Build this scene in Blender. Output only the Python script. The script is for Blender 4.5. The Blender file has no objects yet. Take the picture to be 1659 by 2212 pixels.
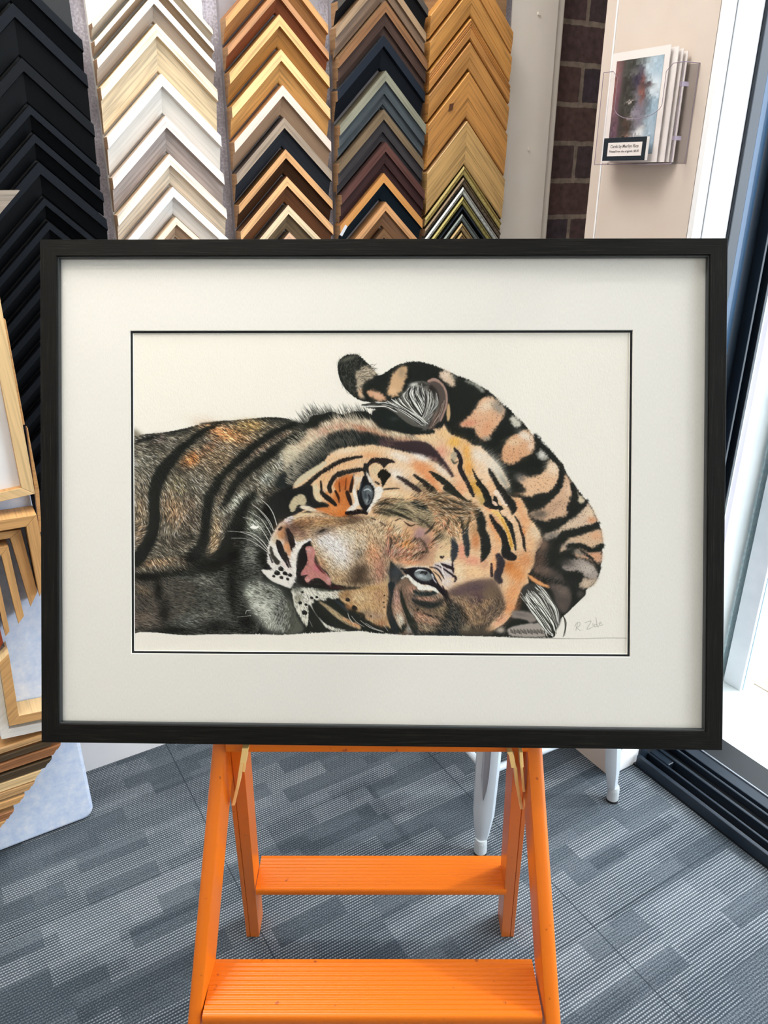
import bpy, bmesh, math, random
import numpy as np
from mathutils import Vector, Matrix

# ---------------------------------------------------------------- camera, sky, sun, room lamps, exposure
SC = bpy.context.scene
FPX, PITCH, CAMZ = 1660.0, math.radians(23.77), 1.2
cd = bpy.data.cameras.new('camera'); cam = bpy.data.objects.new('camera', cd); SC.collection.objects.link(cam)
cd.sensor_fit = 'VERTICAL'; cd.sensor_height = 36; cd.lens = FPX/2212*36; cd.clip_start = .02
cam.location = (0, 0, CAMZ); cam.rotation_euler = (math.radians(90)-PITCH, 0, 0); SC.camera = cam
SC.view_settings.view_transform = 'Standard'; SC.view_settings.look = 'None'
SC.view_settings.exposure = 0.28; SC.view_settings.gamma = 1.0; SC.view_settings.use_curve_mapping = False
SC.cycles.use_denoising = True; SC.cycles.max_bounces = 8; SC.cycles.sample_clamp_indirect = 6
SC.cycles.transparent_max_bounces = 16

YAW = math.radians(58.9)                      # the room stands turned against the camera
U = Vector((math.sin(YAW), math.cos(YAW), 0)); V = Vector((-math.cos(YAW), math.sin(YAW), 0)); Z = Vector((0, 0, 1))
RZ = math.radians(90)-YAW
def R3(u, v, z=0): return U*u+V*v+Z*z

w = bpy.data.worlds.new('sky'); SC.world = w; w.use_nodes = True
bg = w.node_tree.nodes['Background']; bg.inputs[0].default_value = (.86, .93, 1, 1); bg.inputs[1].default_value = 4.2
def lamp(kind, name, loc, energy, color=(1, 1, 1), size=1, size_y=None, aim=None, **k):
    d = bpy.data.lights.new(name, kind); d.energy = energy; d.color = color
    if kind == 'AREA':
        d.size = size
        if size_y: d.shape = 'RECTANGLE'; d.size_y = size_y
    o = bpy.data.objects.new(name, d); SC.collection.objects.link(o); o.location = loc
    if aim is not None: o.rotation_euler = (Vector(aim)-Vector(loc)).to_track_quat('-Z', 'Y').to_euler()
    for a, b in k.items(): setattr(d, a, b)
    return o
sun = lamp('SUN', 'sun', R3(6, -1, 6), 1.0, (1, .97, .92), aim=R3(2.2, .9, 0)); sun.data.angle = math.radians(2)
# ---------------------------------------------------------------- helpers
def pxray(px, py):
    dx, dy = px-829.5, py-1106.
    c, s = math.cos(PITCH), math.sin(PITCH)
    return Vector((dx, FPX*c-dy*s, -(FPX*s+dy*c)))/FPX
EYE = Vector((0, 0, CAMZ))
def at(px, py, p0, n):
    """the point of the real plane (p0, n) that the photo shows at this pixel"""
    r = pxray(px, py); return EYE+r*((Vector(p0)-EYE).dot(n)/r.dot(n))
def at_wall(px, py, off=0.): p = at(px, py, V*(1.473-off), V); return p.dot(U), p.z
def at_v(px, py, v): p = at(px, py, V*v, V); return p.dot(U), p.z
def at_u(px, py, u): p = at(px, py, U*u, U); return p.dot(V), p.z
def at_floor(px, py, z=0.): return at(px, py, Vector((0, 0, z)), Z)

def lin(c):
    return tuple((x/12.92 if x <= .04045 else ((x+.055)/1.055)**2.4) for x in (v/255. for v in c))
def rgb(h): return lin(tuple(int(h[i:i+2], 16) for i in (0, 2, 4)))+(1,)

MATS = {}
def mat(name, col, rough=.5, metal=0., spec=.5, build=None, **kw):
    if name in MATS: return MATS[name]
    m = bpy.data.materials.new(name); m.use_nodes = True; nt = m.node_tree; b = nt.nodes['Principled BSDF']
    b.inputs['Base Color'].default_value = rgb(col); b.inputs['Roughness'].default_value = rough
    b.inputs['Metallic'].default_value = metal; b.inputs['Specular IOR Level'].default_value = spec
    for k, v in kw.items(): b.inputs[k.replace('_', ' ')].default_value = v
    if build: build(nt, b)
    MATS[name] = m; return m
def N(nt, t, **kw):
    n = nt.nodes.new(t)
    for k, v in kw.items():
        if k.startswith('i_'): n.inputs[k[2:].replace('_', ' ')].default_value = v
        else: setattr(n, k, v)
    return n
def ramp(nt, fac, stops):
    r = N(nt, 'ShaderNodeValToRGB'); nt.links.new(fac, r.inputs[0]); e = r.color_ramp.elements
    while len(e) < len(stops): e.new(.5)
    for i, (p, c) in enumerate(stops): e[i].position = p; e[i].color = rgb(c) if isinstance(c, str) else (c, c, c, 1)
    return r.outputs[0]
def bump(nt, b, h, st, dist=.001):
    n = N(nt, 'ShaderNodeBump'); n.inputs['Strength'].default_value = st; n.inputs['Distance'].default_value = dist
    nt.links.new(h, n.inputs['Height']); nt.links.new(n.outputs[0], b.inputs['Normal'])
def mapped(nt, scale, coord='UV', rot=0):
    tc = N(nt, 'ShaderNodeTexCoord'); mp = N(nt, 'ShaderNodeMapping'); mp.inputs['Scale'].default_value = scale; mp.inputs['Rotation'].default_value = (0, 0, rot)
    nt.links.new(tc.outputs[coord], mp.inputs[0]); return mp.outputs[0]

def shade(h, k):
    return '%02x%02x%02x' % tuple(max(0, min(255, int(int(h[i:i+2], 16)*k))) for i in (0, 2, 4))
def wood(name, col, contrast=.22, rough=.45, dens=1., spec=.4):
    """timber or painted timber; grain runs along the first UV axis (UVs are metres)"""
    def f(nt, b):
        v = mapped(nt, (9*dens, 260*dens, 1)); oi = N(nt, 'ShaderNodeObjectInfo'); ad = N(nt, 'ShaderNodeVectorMath', operation='ADD')
        nt.links.new(v, ad.inputs[0]); nt.links.new(oi.outputs['Random'], ad.inputs[1])
        n1 = N(nt, 'ShaderNodeTexNoise', i_Scale=1., i_Detail=4., i_Distortion=.4); nt.links.new(ad.outputs[0], n1.inputs[0])
        nt.links.new(ramp(nt, n1.outputs[0], [(.3, shade(col, 1-contrast)), (.52, col), (.75, shade(col, 1+contrast*.45))]), b.inputs['Base Color'])
        bump(nt, b, n1.outputs[0], .25, .0006)
    return mat(name, col, rough, spec=spec, build=f)
def mottled(name, col, col2, scale=40, rough=.6, coord='Object', bs=.1, **k):
    def f(nt, b):
        n1 = N(nt, 'ShaderNodeTexNoise', i_Scale=float(scale), i_Detail=5.); nt.links.new(mapped(nt, (1, 1, 1), coord), n1.inputs[0])
        nt.links.new(ramp(nt, n1.outputs[0], [(.35, col), (.68, col2)]), b.inputs['Base Color'])
        if bs: bump(nt, b, n1.outputs[0], bs, .001)
    return mat(name, col, rough, build=f, **k)

def tag(o, label=None, cat=None, group=None, kind=None):
    if label: o['label'] = label
    if cat: o['category'] = cat
    if group: o['group'] = group
    if kind: o['kind'] = kind
    return o
def basis(o, x, y, z):
    m = Matrix((x, y, z)).transposed().to_4x4(); m.translation = o; return m
ROOM = lambda u, v, z=0.: basis(R3(u, v, z), U, V, Z)
def empty(name, M=None, parent=None):
    o = bpy.data.objects.new(name, None); SC.collection.objects.link(o); o.empty_display_size = .05
    if parent: o.parent = parent
    if M is not None: o.matrix_local = M
    return o
class MB:
    def __init__(s): s.v = []; s.f = []; s.m = []; s.uv = []
    def face(s, pts, mi=0, uv=None):
        i = len(s.v); s.v += [tuple(p) for p in pts]; s.f.append(tuple(range(i, i+len(pts)))); s.m.append(mi)
        if uv is None:
            a, b, c = Vector(pts[0]), Vector(pts[1]), Vector(pts[2]); e = (b-a); n = e.cross(c-a)
            e = e.normalized() if e.length > 1e-9 else Vector((1, 0, 0)); n = n.normalized() if n.length > 1e-12 else Vector((0, 0, 1)); g = n.cross(e)
            uv = [((Vector(p)-a).dot(e), (Vector(p)-a).dot(g)) for p in pts]
        s.uv.append(uv)
    def box(s, x0, x1, y0, y1, z0, z1, mi=0):
        P_ = lambda x, y, z: (x, y, z)
        for q in (((x0,y0,z0),(x0,y1,z0),(x1,y1,z0),(x1,y0,z0)), ((x0,y0,z1),(x1,y0,z1),(x1,y1,z1),(x0,y1,z1)), ((x0,y0,z0),(x1,y0,z0),(x1,y0,z1),(x0,y0,z1)),
                  ((x1,y1,z0),(x0,y1,z0),(x0,y1,z1),(x1,y1,z1)), ((x0,y1,z0),(x0,y0,z0),(x0,y0,z1),(x0,y1,z1)), ((x1,y0,z0),(x1,y1,z0),(x1,y1,z1),(x1,y0,z1))):
            s.face(q, mi)
    def loft(s, rings, closed=True, caps=True, mi=0, mis=None):
        """rings: list of equally long point lists"""
        n = len(rings[0]); L_ = 0.
        for a, b in zip(rings[:-1], rings[1:]):
            d = (Vector(b[0])-Vector(a[0])).length; w_ = 0.
            for i in range(n if closed else n-1):
                j = (i+1) % n; e = (Vector(a[j])-Vector(a[i])).length
                s.face([a[i], b[i], b[j], a[j]], mis[i] if mis else mi, [(L_, w_), (L_+d, w_), (L_+d, w_+e), (L_, w_+e)]); w_ += e
            L_ += d
        if caps:
            s.face(list(rings[0]), mi if not mis else mis[-1]); s.face(list(reversed(rings[-1])), mi if not mis else mis[-1])
    def tube(s, path, r, seg=12, mi=0):
        rings = []; P_ = [Vector(p) for p in path]
        for i, p in enumerate(P_):
            t = (P_[min(i+1, len(P_)-1)]-P_[max(i-1, 0)]).normalized(); a = t.cross(Vector((0, 0, 1)));
            if a.length < 1e-3: a = t.cross(Vector((1, 0, 0)))
            a.normalize(); b = t.cross(a); rr = r[i] if isinstance(r, (list, tuple)) else r
            rings.append([p+(a*math.cos(q)+b*math.sin(q))*rr for q in (2*math.pi*k/seg for k in range(seg))])
        s.loft(rings, mi=mi)
    def build(s, name, mats, parent=None, M=None, bevel=0, smooth=False, weld=True):
        me = bpy.data.meshes.new(name); me.from_pydata(s.v, [], s.f); me.update()
        uvl = me.uv_layers.new(name='UVMap'); fl = [c for u_ in s.uv for p in u_ for c in p]; uvl.data.foreach_set('uv', fl)
        mats = mats if isinstance(mats, (list, tuple)) else [mats]
        for m_ in mats: me.materials.append(m_)
        me.polygons.foreach_set('material_index', s.m)
        if weld:
            bm = bmesh.new(); bm.from_mesh(me); bmesh.ops.remove_doubles(bm, verts=bm.verts, dist=1e-6); bmesh.ops.recalc_face_normals(bm, faces=bm.faces)
            if smooth:
                for f in bm.faces: f.smooth = True
            bm.to_mesh(me); bm.free()
        o = bpy.data.objects.new(name, me); SC.collection.objects.link(o)
        if parent: o.parent = parent
        if M is not None: o.matrix_local = M
        if bevel:
            b = o.modifiers.new('bevel', 'BEVEL'); b.width = bevel; b.segments = 2; b.limit_method = 'ANGLE'; b.angle_limit = math.radians(40)
        if smooth: 
            e = o.modifiers.new('edges', 'EDGE_SPLIT'); e.split_angle = math.radians(38)
        return o

# ---------------------------------------------------------------- room materials
M_plaster = mottled('cream_plaster', 'f3ebdf', 'f5eee4', 14, .75)
M_pier = mottled('beige_paint', 'd0c2b6', 'd5c8bd', 9, .6)
M_trimw = mottled('white_gloss_paint', 'f0f1f4', 'f5f6f8', 8, .4, bs=.02)
M_ceil = mottled('ceiling_white', 'e4e2dc', 'ecebe6', 5, .8)
def carpet_nodes(nt, b):
    v = mapped(nt, (1, 1, 1), 'Object')
    sx = N(nt, 'ShaderNodeSeparateXYZ'); nt.links.new(v, sx.inputs[0])
    def math_(op, a, c=None, d=None):
        n = N(nt, 'ShaderNodeMath', operation=op)
        for i, q in enumerate((a, c, d)):
            if q is None: continue
            if isinstance(q, (int, float)): n.inputs[i].default_value = q
            else: nt.links.new(q, n.inputs[i])
        return n.outputs[0]
    def patches(w_, h_, off, sq, shift):
        mp = N(nt, 'ShaderNodeMapping'); mp.inputs['Location'].default_value = shift; nt.links.new(v, mp.inputs[0])
        br = N(nt, 'ShaderNodeTexBrick', offset=off, squash=sq, squash_frequency=3, i_Scale=1.)
        br.inputs['Color1'].default_value = (0, 0, 0, 1); br.inputs['Color2'].default_value = (1, 1, 1, 1); br.inputs['Mortar Size'].default_value = 0.
        br.inputs['Brick Width'].default_value = w_; br.inputs['Row Height'].default_value = h_; br.inputs['Bias'].default_value = 0.
        nt.links.new(mp.outputs[0], br.inputs['Vector']); return br.outputs[0]
    p1 = patches(.13, .042, .37, 1.7, (.03, .01, 0)); p2 = patches(.34, .104, .61, .7, (.1, .04, 0)); p3 = patches(.115, .026, .23, 1.8, (.05, .0, 0))
    tone = math_('ADD', math_('MULTIPLY', p1, .42), math_('ADD', math_('MULTIPLY', p2, .3), math_('MULTIPLY', p3, .28)))
    # loop rows run along the wall, with little knots across
    wob = N(nt, 'ShaderNodeTexNoise', i_Scale=70., i_Detail=2.); nt.links.new(v, wob.inputs[0])
    yy = math_('ADD', sx.outputs[1], math_('MULTIPLY', wob.outputs[0], .0022))
    rows = math_('ADD', math_('MULTIPLY', math_('SINE', math_('MULTIPLY', yy, 2*math.pi/.0052)), .5), .5)
    xx = math_('ADD', sx.outputs[0], math_('MULTIPLY', wob.outputs[0], .004))
    knots = math_('ADD', math_('MULTIPLY', math_('SINE', math_('ADD', math_('MULTIPLY', xx, 2*math.pi/.0046), math_('MULTIPLY', math_('FLOOR', math_('DIVIDE', yy, .0052)), 2.6))), .5), .5)
    fine = N(nt, 'ShaderNodeTexNoise', i_Scale=420., i_Detail=2., i_Roughness=.7); nt.links.new(v, fine.inputs[0])
    loops = math_('MULTIPLY', rows, math_('ADD', math_('MULTIPLY', knots, .6), .4))
    cut = math_('MULTIPLY', math_('SUBTRACT', fine.outputs[0], .3), 1.6)
    isloop = math_('GREATER_THAN', p1, .42)
    il = math_('ADD', math_('MULTIPLY', isloop, .55), .45)
    tex = math_('ADD', math_('MULTIPLY', loops, il), math_('MULTIPLY', math_('MULTIPLY', cut, 1.1), math_('SUBTRACT', 1., il)))
    # carpet tile seams every half metre
    def seam(c, ph):
        m = math_('ABSOLUTE', math_('SUBTRACT', math_('MODULO', math_('ADD', c, ph+10.), .5), .25)); return math_('LESS_THAN', m, .0012)
    sm = math_('MAXIMUM', seam(sx.outputs[0], SEAM[0]), seam(sx.outputs[1], SEAM[1]))
    mixf = math_('MULTIPLY', math_('ADD', math_('ADD', math_('MULTIPLY', tone, .3), .12), math_('MULTIPLY', math_('ADD', tex, math_('MULTIPLY', fine.outputs[0], .25)), .5)), math_('SUBTRACT', 1., math_('MULTIPLY', sm, .3)))
    nt.links.new(ramp(nt, mixf, [(.1, '1a2026'), (.4, '3c454d'), (.66, '737c84'), (1., 'c4c9cd')]), b.inputs['Base Color'])
    bump(nt, b, tex, .6, .0015)
_sp = at_floor(1490, 2062); SEAM = ((.25-_sp.dot(U)) % .5, (.25-at_floor(640, 1760).dot(V)) % .5)
M_carpet = mat('grey_carpet_tiles', '60686e', .95, spec=.1, build=carpet_nodes)
_bz = at_wall(1235, 217)[1]
def brick_nodes(nt, b):
    tc = N(nt, 'ShaderNodeTexCoord'); mp = N(nt, 'ShaderNodeMapping'); mp.inputs['Location'].default_value = (.06, -_bz+.005, 0); nt.links.new(tc.outputs['UV'], mp.inputs[0])
    wn = N(nt, 'ShaderNodeTexNoise', i_Scale=38., i_Detail=3.); nt.links.new(mp.outputs[0], wn.inputs[0])
    mx = N(nt, 'ShaderNodeMixRGB', i_Fac=.006); nt.links.new(mp.outputs[0], mx.inputs[1]); nt.links.new(wn.outputs['Color'], mx.inputs[2])
    br = N(nt, 'ShaderNodeTexBrick', offset=.5, i_Scale=1.); br.inputs['Brick Width'].default_value = .155; br.inputs['Row Height'].default_value = .0795; br.inputs['Mortar Size'].default_value = .006
    br.inputs['Mortar Smooth'].default_value = .25
    br.inputs['Color1'].default_value = rgb('433c46'); br.inputs['Color2'].default_value = rgb('6a4f48'); br.inputs['Mortar'].default_value = rgb('96887a')
    nt.links.new(mx.outputs[0], br.inputs['Vector'])
    n2 = N(nt, 'ShaderNodeTexNoise', i_Scale=60., i_Detail=6.); nt.links.new(mp.outputs[0], n2.inputs[0])
    m2 = N(nt, 'ShaderNodeMixRGB', blend_type='MULTIPLY', i_Fac=.8); nt.links.new(br.outputs[0], m2.inputs[1]); nt.links.new(ramp(nt, n2.outputs[0], [(.3, .45), (.7, 1.15)]), m2.inputs[2])
    nt.links.new(m2.outputs[0], b.inputs['Base Color']); bump(nt, b, br.outputs['Fac'], -.6, .004)
M_brick = mat('dark_brick', '50434a', .85, build=brick_nodes)
M_alu = mat('dark_navy_aluminium', '1c2733', .32, metal=.2, spec=.6)
M_alu2 = mat('black_track_plastic', '0c1015', .4)
M_silver = mat('silver_edge', 'b9c0c6', .25, metal=.9)
M_conc = mottled('outdoor_concrete', 'c9cfcd', 'dadfdd', 25, .9)
M_sand = mottled('sandy_ground', 'c4ad94', 'dccab2', 60, .95)
M_wallout = mottled('white_render', 'dfe6e8', 'eef2f3', 10, .8)
M_pebble = mottled('pebbled_pale_blue_render', 'bcd9de', 'e6f1f2', 90, .9)
M_blue = mat('blue_grey_painted_metal', '9dbbd0', .5)
M_lav = mottled('lavender_grey_paint', 'b3aec0', 'bdb9c9', 8, .6)

def room_box(name, u0, u1, v0, v1, z0, z1, m, kind='structure', parent=None, bevel=0):
    b = MB(); b.box(0, u1-u0, 0, v1-v0, 0, z1-z0); o = b.build(name, m, parent, None if parent else ROOM(u0, v0, z0), bevel)
    if parent: o.matrix_local = Matrix.Translation((u0, v0, z0))
    if kind and not parent: o['kind'] = kind
    return o
H = 2.7
room_box('floor', -2.6, 1.163, -3.0, 1.473, -.05, 0, M_carpet).data.materials[0] = M_carpet
room_box('ceiling', -2.6, 1.32, -3.0, 1.6, H, H+.1, M_ceil)
room_box('wall_back', -2.6, 1.307, 1.473, 1.6, 0, H, M_plaster)
room_box('wall_left', -2.7, -2.6, -3.0, 1.6, 0, H, M_plaster)
b = MB(); ub0, ub1 = 1.318, 1.75
b.face([(0, 0, 0), (ub1-ub0, 0, 0), (ub1-ub0, 0, H), (0, 0, H)], 0, [(ub0, 0), (ub1, 0), (ub1, H), (ub0, H)])
b.face([(0, .12, 0), (0, 0, 0), (0, 0, H), (0, .12, H)], 0, [(0, 0), (.12, 0), (.12, H), (0, H)])
b.face([(ub1-ub0, .12, 0), (0, .12, 0), (0, .12, H), (ub1-ub0, .12, H)], 0)
tag(b.build('wall_brick', M_brick, None, ROOM(ub0, 1.478, 0)), kind='structure')
room_box('wall_right', 1.40, 1.56, -3.0, -2.3, 0, H, M_plaster)
# flat cream panel beside the brick, with a rounded edge strip
t = empty('trim_1', ROOM(0, 0)); t['kind'] = 'structure'
room_box('panel_face', 1.188, 1.312, 1.458, 1.472, .1, H-.02, M_plaster, parent=t)
room_box('panel_edge', 1.312, 1.336, 1.462, 1.478, .1, H-.02, M_plaster, parent=t, bevel=.005)
for px, py in ((1163, 30), (1142, 323)):
    q = at_wall(px, py, .015); s = MB(); s.tube([(q[0], 1.4575, q[1]), (q[0], 1.4555, q[1])], .0032, 14); s.build('screw_cap', M_plaster, t)
room_box('baseboard_back', -2.6, 1.188, 1.46, 1.473, 0, .09, M_trimw)
# the pier that carries the card holder
t = empty('wall_pier', ROOM(0, 0)); t['kind'] = 'structure'
room_box('pier_body', 1.098, 1.176, .868, 1.085, 0, H, M_pier, parent=t)
room_box('side_panel', 1.09, 1.098, .8685, 1.093, .0, H, M_pier, parent=t)
room_box('front_reveal', 1.0905, 1.176, .858, .868, 0, H, M_trimw, parent=t, bevel=.001)
room_box('edge_bead', 1.0885, 1.0905, 1.067, 1.070, .1, H, M_trimw, parent=t)
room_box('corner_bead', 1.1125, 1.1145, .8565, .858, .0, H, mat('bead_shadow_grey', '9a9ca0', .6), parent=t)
room_box('wall_side', 1.75, 1.85, 1.05, 1.6, 0, H, M_pier)
room_box('wall_front', -2.6, 1.40, -3.1, -3.0, 0, H, M_plaster)
room_box('ceiling_alcove', 1.32, 1.85, .93, 1.6, H, H+.1, M_ceil)
room_box('floor_alcove', 1.163, 1.75, 1.05, 1.478, -.05, 0, M_carpet)
# ---------------------------------------------------------------- sliding door: jamb, sill tracks, head
t = empty('door_1', ROOM(0, 0)); t['kind'] = 'structure'
room_box('jamb', 1.176, 1.31, .868, .93, 0, 2.35, M_alu, parent=t)
room_box('jamb_lip', 1.176, 1.203, .852, .868, 0, 2.35, M_alu, parent=t, bevel=.002)
s = MB()
for i in range(13):
    pass
pts = [(1.203, .868), (1.205, .858), (1.215, .8585), (1.225, .860), (1.235, .8625), (1.245, .866), (1.252, .870), (1.268, .872), (1.268, .875), (1.203, .875)]
s.loft([[(x, y, .045) for x, y in pts], [(x, y, 2.3) for x, y in pts]]); s.build('jamb_cover', mat('sky_reflection_aluminium', '35506c', .3, metal=.3), t)  # sky reflection on the dark jamb is put into the cover's blue colour
room_box('jamb_rib', 1.272, 1.278, .848, .868, .0, 2.35, M_alu, parent=t, bevel=.001)
room_box('jamb_rib', 1.290, 1.297, .842, .868, .0, 2.35, M_alu, parent=t, bevel=.001)
room_box('jamb_edge', 1.303, 1.306, .846, .868, .0, 2.35, M_silver, parent=t)
vd = -2.3
room_box('sill', 1.163, 1.40, vd, .868, -.03, .004, M_alu2, parent=t)
for u0, u1, z1, mm in ((1.163, 1.172, .030, M_alu), (1.200, 1.206, .020, M_alu), (1.224, 1.231, .026, M_alu), (1.262, 1.268, .020, M_alu), (1.282, 1.31, .016, M_alu), (1.3105, 1.3145, .019, M_silver)):
    room_box('track_rail', u0, u1, vd, .852, .004, z1, mm, parent=t, bevel=.0015)
room_box('track_stop', 1.206, 1.224, .80, .852, .004, .022, M_alu, parent=t, bevel=.002)
room_box('head', 1.163, 1.40, vd, .93, 2.3, H, M_plaster, parent=t)
# ---------------------------------------------------------------- outside
room_box('ground_outside', 1.40, 9, -7, 6, -.06, -.004, M_conc)
s = room_box('ground_sand', 1.66, 3.2, .72, 2.6, -.006, -.001, M_sand)
t = empty('wall_outside', ROOM(0, 0)); t['kind'] = 'structure'
def uo(px, py, v=.98): return at_v(px, py, v)[0]
e0, e1 = uo(1596, 905), uo(1614, 905)
room_box('lavender_return', 1.315, e1, .975, 1.05, -.005, H, M_lav, parent=t)
a1 = uo(1575, 1345)
room_box('rendered_wall', e1, a1, .98, 1.05, -.005, H, M_wallout, parent=t)
a2 = uo(1587, 1385)
room_box('pebbled_strip', a1, a2, .975, 1.05, -.005, H, M_pebble, parent=t)
a3 = uo(1604, 1400)
room_box('blue_strip', a2, a3+.2, .970, 1.05, -.005, H, M_blue, parent=t)
room_box('white_post', 1.603, 2.6, .906, .956, -.005, H, M_wallout, parent=t, bevel=.002)
room_box('post_bead', 1.612, 1.616, .9045, .906, -.003, H, M_blue, parent=t)

# ---------------------------------------------------------------- ceiling lamps: unseen panels added as fill light, then the spotlights
M_glow = mat('fill_diffuser', 'ffffff', .5, Emission_Color=(1, .93, .84, 1), Emission_Strength=3.)
M_lampbody = mat('lamp_body_white', 'e8e8e8', .5)
def fill_panel(u, v, label, power, col=(1, .98, .95)):
    t = empty('ceiling_fill', ROOM(u, v, H)); tag(t, label, 'added fill light', 'added fill panels')
    b_ = MB(); b_.box(-.32, .32, -.32, .32, -.03, 0); b_.build('fill_housing', M_lampbody, t)
    b_ = MB(); b_.box(-.29, .29, -.29, .29, -.034, -.0305); b_.build('diffuser', M_glow, t)
    L_ = lamp('AREA', 'fill_light', (0, 0, -.04), power, col, .56); L_.parent = t
for u_, v_, p_, lb in ((-2.1, .15, 2.5, 'added square white ceiling fill panel, behind and left of the picture stand'), (.8, -1.9, 2, 'added square white ceiling fill panel, behind and near the sliding door'), (.22, 1.12, 14, 'added square white ceiling fill panel above the metal stool'), (-.3, 1.05, 8, 'added square white ceiling fill panel above the felt panel')):
    fill_panel(u_, v_, lb, p_)
def spot(u, v, tu, tv, tz, power, label):
    t = empty('spotlight', ROOM(u, v, H)); tag(t, label, 'spotlight', 'spotlights on the ceiling')
    d = (R3(tu, tv, tz)-R3(u, v, H-.12)).normalized(); dl = Vector((d.dot(U), d.dot(V), d.z))
    b_ = MB(); b_.tube([(0, 0, 0), (0, 0, -.1)], .012); b_.build('stem', M_lampbody, t)
    p = Vector((0, 0, -.12)); b_ = MB(); b_.tube([p-dl*.05, p+dl*.05], [.03, .04], 20); b_.build('shade', M_lampbody, t)
    L_ = lamp('SPOT', 'spot_light', p+dl*.06, power, (1, .93, .84)); L_.data.spot_size = math.radians(70); L_.data.spot_blend = .8; L_.data.shadow_soft_size = .05
    L_.rotation_euler = dl.to_track_quat('-Z', 'Y').to_euler(); L_.parent = t
spot(.25, .45, .30, 1.45, 1.15, 24, 'small white ceiling spotlight aimed at the pale mouldings')
spot(.75, .45, .66, 1.45, 1.15, 12, 'small white ceiling spotlight aimed at the dark timber mouldings')
spot(-.45, .55, -.05, 1.3, .9, 22, 'small white ceiling spotlight aimed at the felt panel')

# ---------------------------------------------------------------- moulding display on the back wall
M_fab = None
def fabric(nt, b):
    v = mapped(nt, (260, 260, 260), 'Object'); n1 = N(nt, 'ShaderNodeTexNoise', i_Scale=1., i_Detail=2.); nt.links.new(v, n1.inputs[0])
    v2 = mapped(nt, (5, 5, 9), 'Object'); n2 = N(nt, 'ShaderNodeTexNoise', i_Scale=1., i_Detail=2.); nt.links.new(v2, n2.inputs[0])
    ad = N(nt, 'ShaderNodeMath', operation='ADD'); ml = N(nt, 'ShaderNodeMath', operation='MULTIPLY'); ml.inputs[1].default_value = .6
    nt.links.new(n1.outputs[0], ml.inputs[0]); nt.links.new(ml.outputs[0], ad.inputs[0]); nt.links.new(n2.outputs[0], ad.inputs[1])
    nt.links.new(ramp(nt, ad.outputs[0], [(.45, '6a6266'), (.8, '9b959c'), (1., 'c4c0cc')]), b.inputs['Base Color'])
M_fab = mat('grey_backing_cloth', '8a8488', .9, build=fabric)
M_bk = mat('black_board', '0a0d12', .5); M_wh = mottled('white_board', 'e3dfd8', 'eae6df', 8, .6, bs=.03)
M_grb = mottled('grey_board', '8b878b', '98949a', 30, .7, bs=.05); M_kraft = wood('raw_timber_edge', 'a07c58', .15)
db = room_box('display_backing', -.35, 1.188, 1.4605, 1.4725, .10, 2.2, M_fab, kind=None); tag(db, 'grey cloth backing panel behind the columns of corner mouldings', 'display panel')
COLS = [('black', .222, .105, .092, M_bk, 'black board carrying the black corner mouldings'), ('pale', .432, .100, .094, M_wh, 'white board carrying the pale corner mouldings'),
        ('golden', .648, .098, .094, M_grb, 'grey board carrying the golden and brown corner mouldings'), ('dark timber', .862, .100, .094, M_grb, 'grey board carrying the dark timber and navy corner mouldings'), ('natural pine', 1.062, .096, .108, M_kraft, 'timber board carrying the natural pine corner mouldings')]
BZ = .012
for nm, uc, xl, xr, mm, lb in COLS:
    o = room_box('sample_board', uc-xl, uc+xr+(-.006), 1.4605-BZ, 1.4605, .55, 1.9, mm, kind=None); tag(o, lb, 'display board', 'boards holding the mouldings')
VB = 1.4605-BZ          # front of the boards
def corner_sample(name, label, cat, group, u, zt, xl, xr, prof, mats, slope=.95):
    """mitred corner of moulding; prof = (across, out of the wall) metres, one material index per stretch"""
    t = empty(name, ROOM(u, VB, zt)); tag(t, label, cat, group); K = math.sqrt(1+slope*slope)
    for sgn, xe in ((-1, xl), (1, xr)):
        b_ = MB(); a, c = [], []
        for w_, h_, _ in prof:
            a.append((0, -h_, -w_*K)); c.append((sgn*xe, -h_, -xe*slope-w_*K))
        n = len(prof); L_ = xe*K; acc = 0.
        for i in range(n):
            j = (i+1) % n; e = math.hypot(prof[j][0]-prof[i][0], prof[j][1]-prof[i][1])
            b_.face([a[i], c[i], c[j], a[j]], prof[i][2], [(-prof[i][0]+.0, acc), (L_, acc), (L_, acc+e), (-prof[j][0], acc+e)]); acc += e
        b_.face(c, len(mats)-1, [(q[0], q[2]) for q in c]); b_.face(a, 0, [(q[0], q[2]) for q in a])
        b_.build('arm', mats, t)
    return t
def prof_box(wd, hgt, lip, drop, hin):      # raised lip, then a broad sloping face
    return [(0, 0, 0), (0, hgt, 1), (lip, hgt, 2), (lip+.001, hgt-drop, 2), (wd*.97, hin, 2), (wd, hin*.8, 2), (wd, 0, 2)]
def prof_step(wd, hgt, lip, drop, hin):     # lip, two steps and a face
    return [(0, 0, 0), (0, hgt, 1), (lip, hgt, 2), (lip, hgt-.005, 2), (lip*2.2, hgt-.005, 2), (lip*2.2, hgt-.011, 2), (lip*3.2, hgt-.012, 2), (lip*3.2, hgt-.016, 2), (wd*.97, hin, 2), (wd, hin*.8, 2), (wd, 0, 2)]
def prof_flat(wd, hgt, lip, drop, hin):     # flat board with shallow grooves
    return [(0, 0, 0), (0, hgt-.001, 1), (.001, hgt, 2), (wd*.55, hgt-.0012, 2), (wd*.56, hgt-.002, 2), (wd*.93, hgt-.004, 2), (wd*.97, hgt-.006, 2), (wd, 0, 2)]
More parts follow.
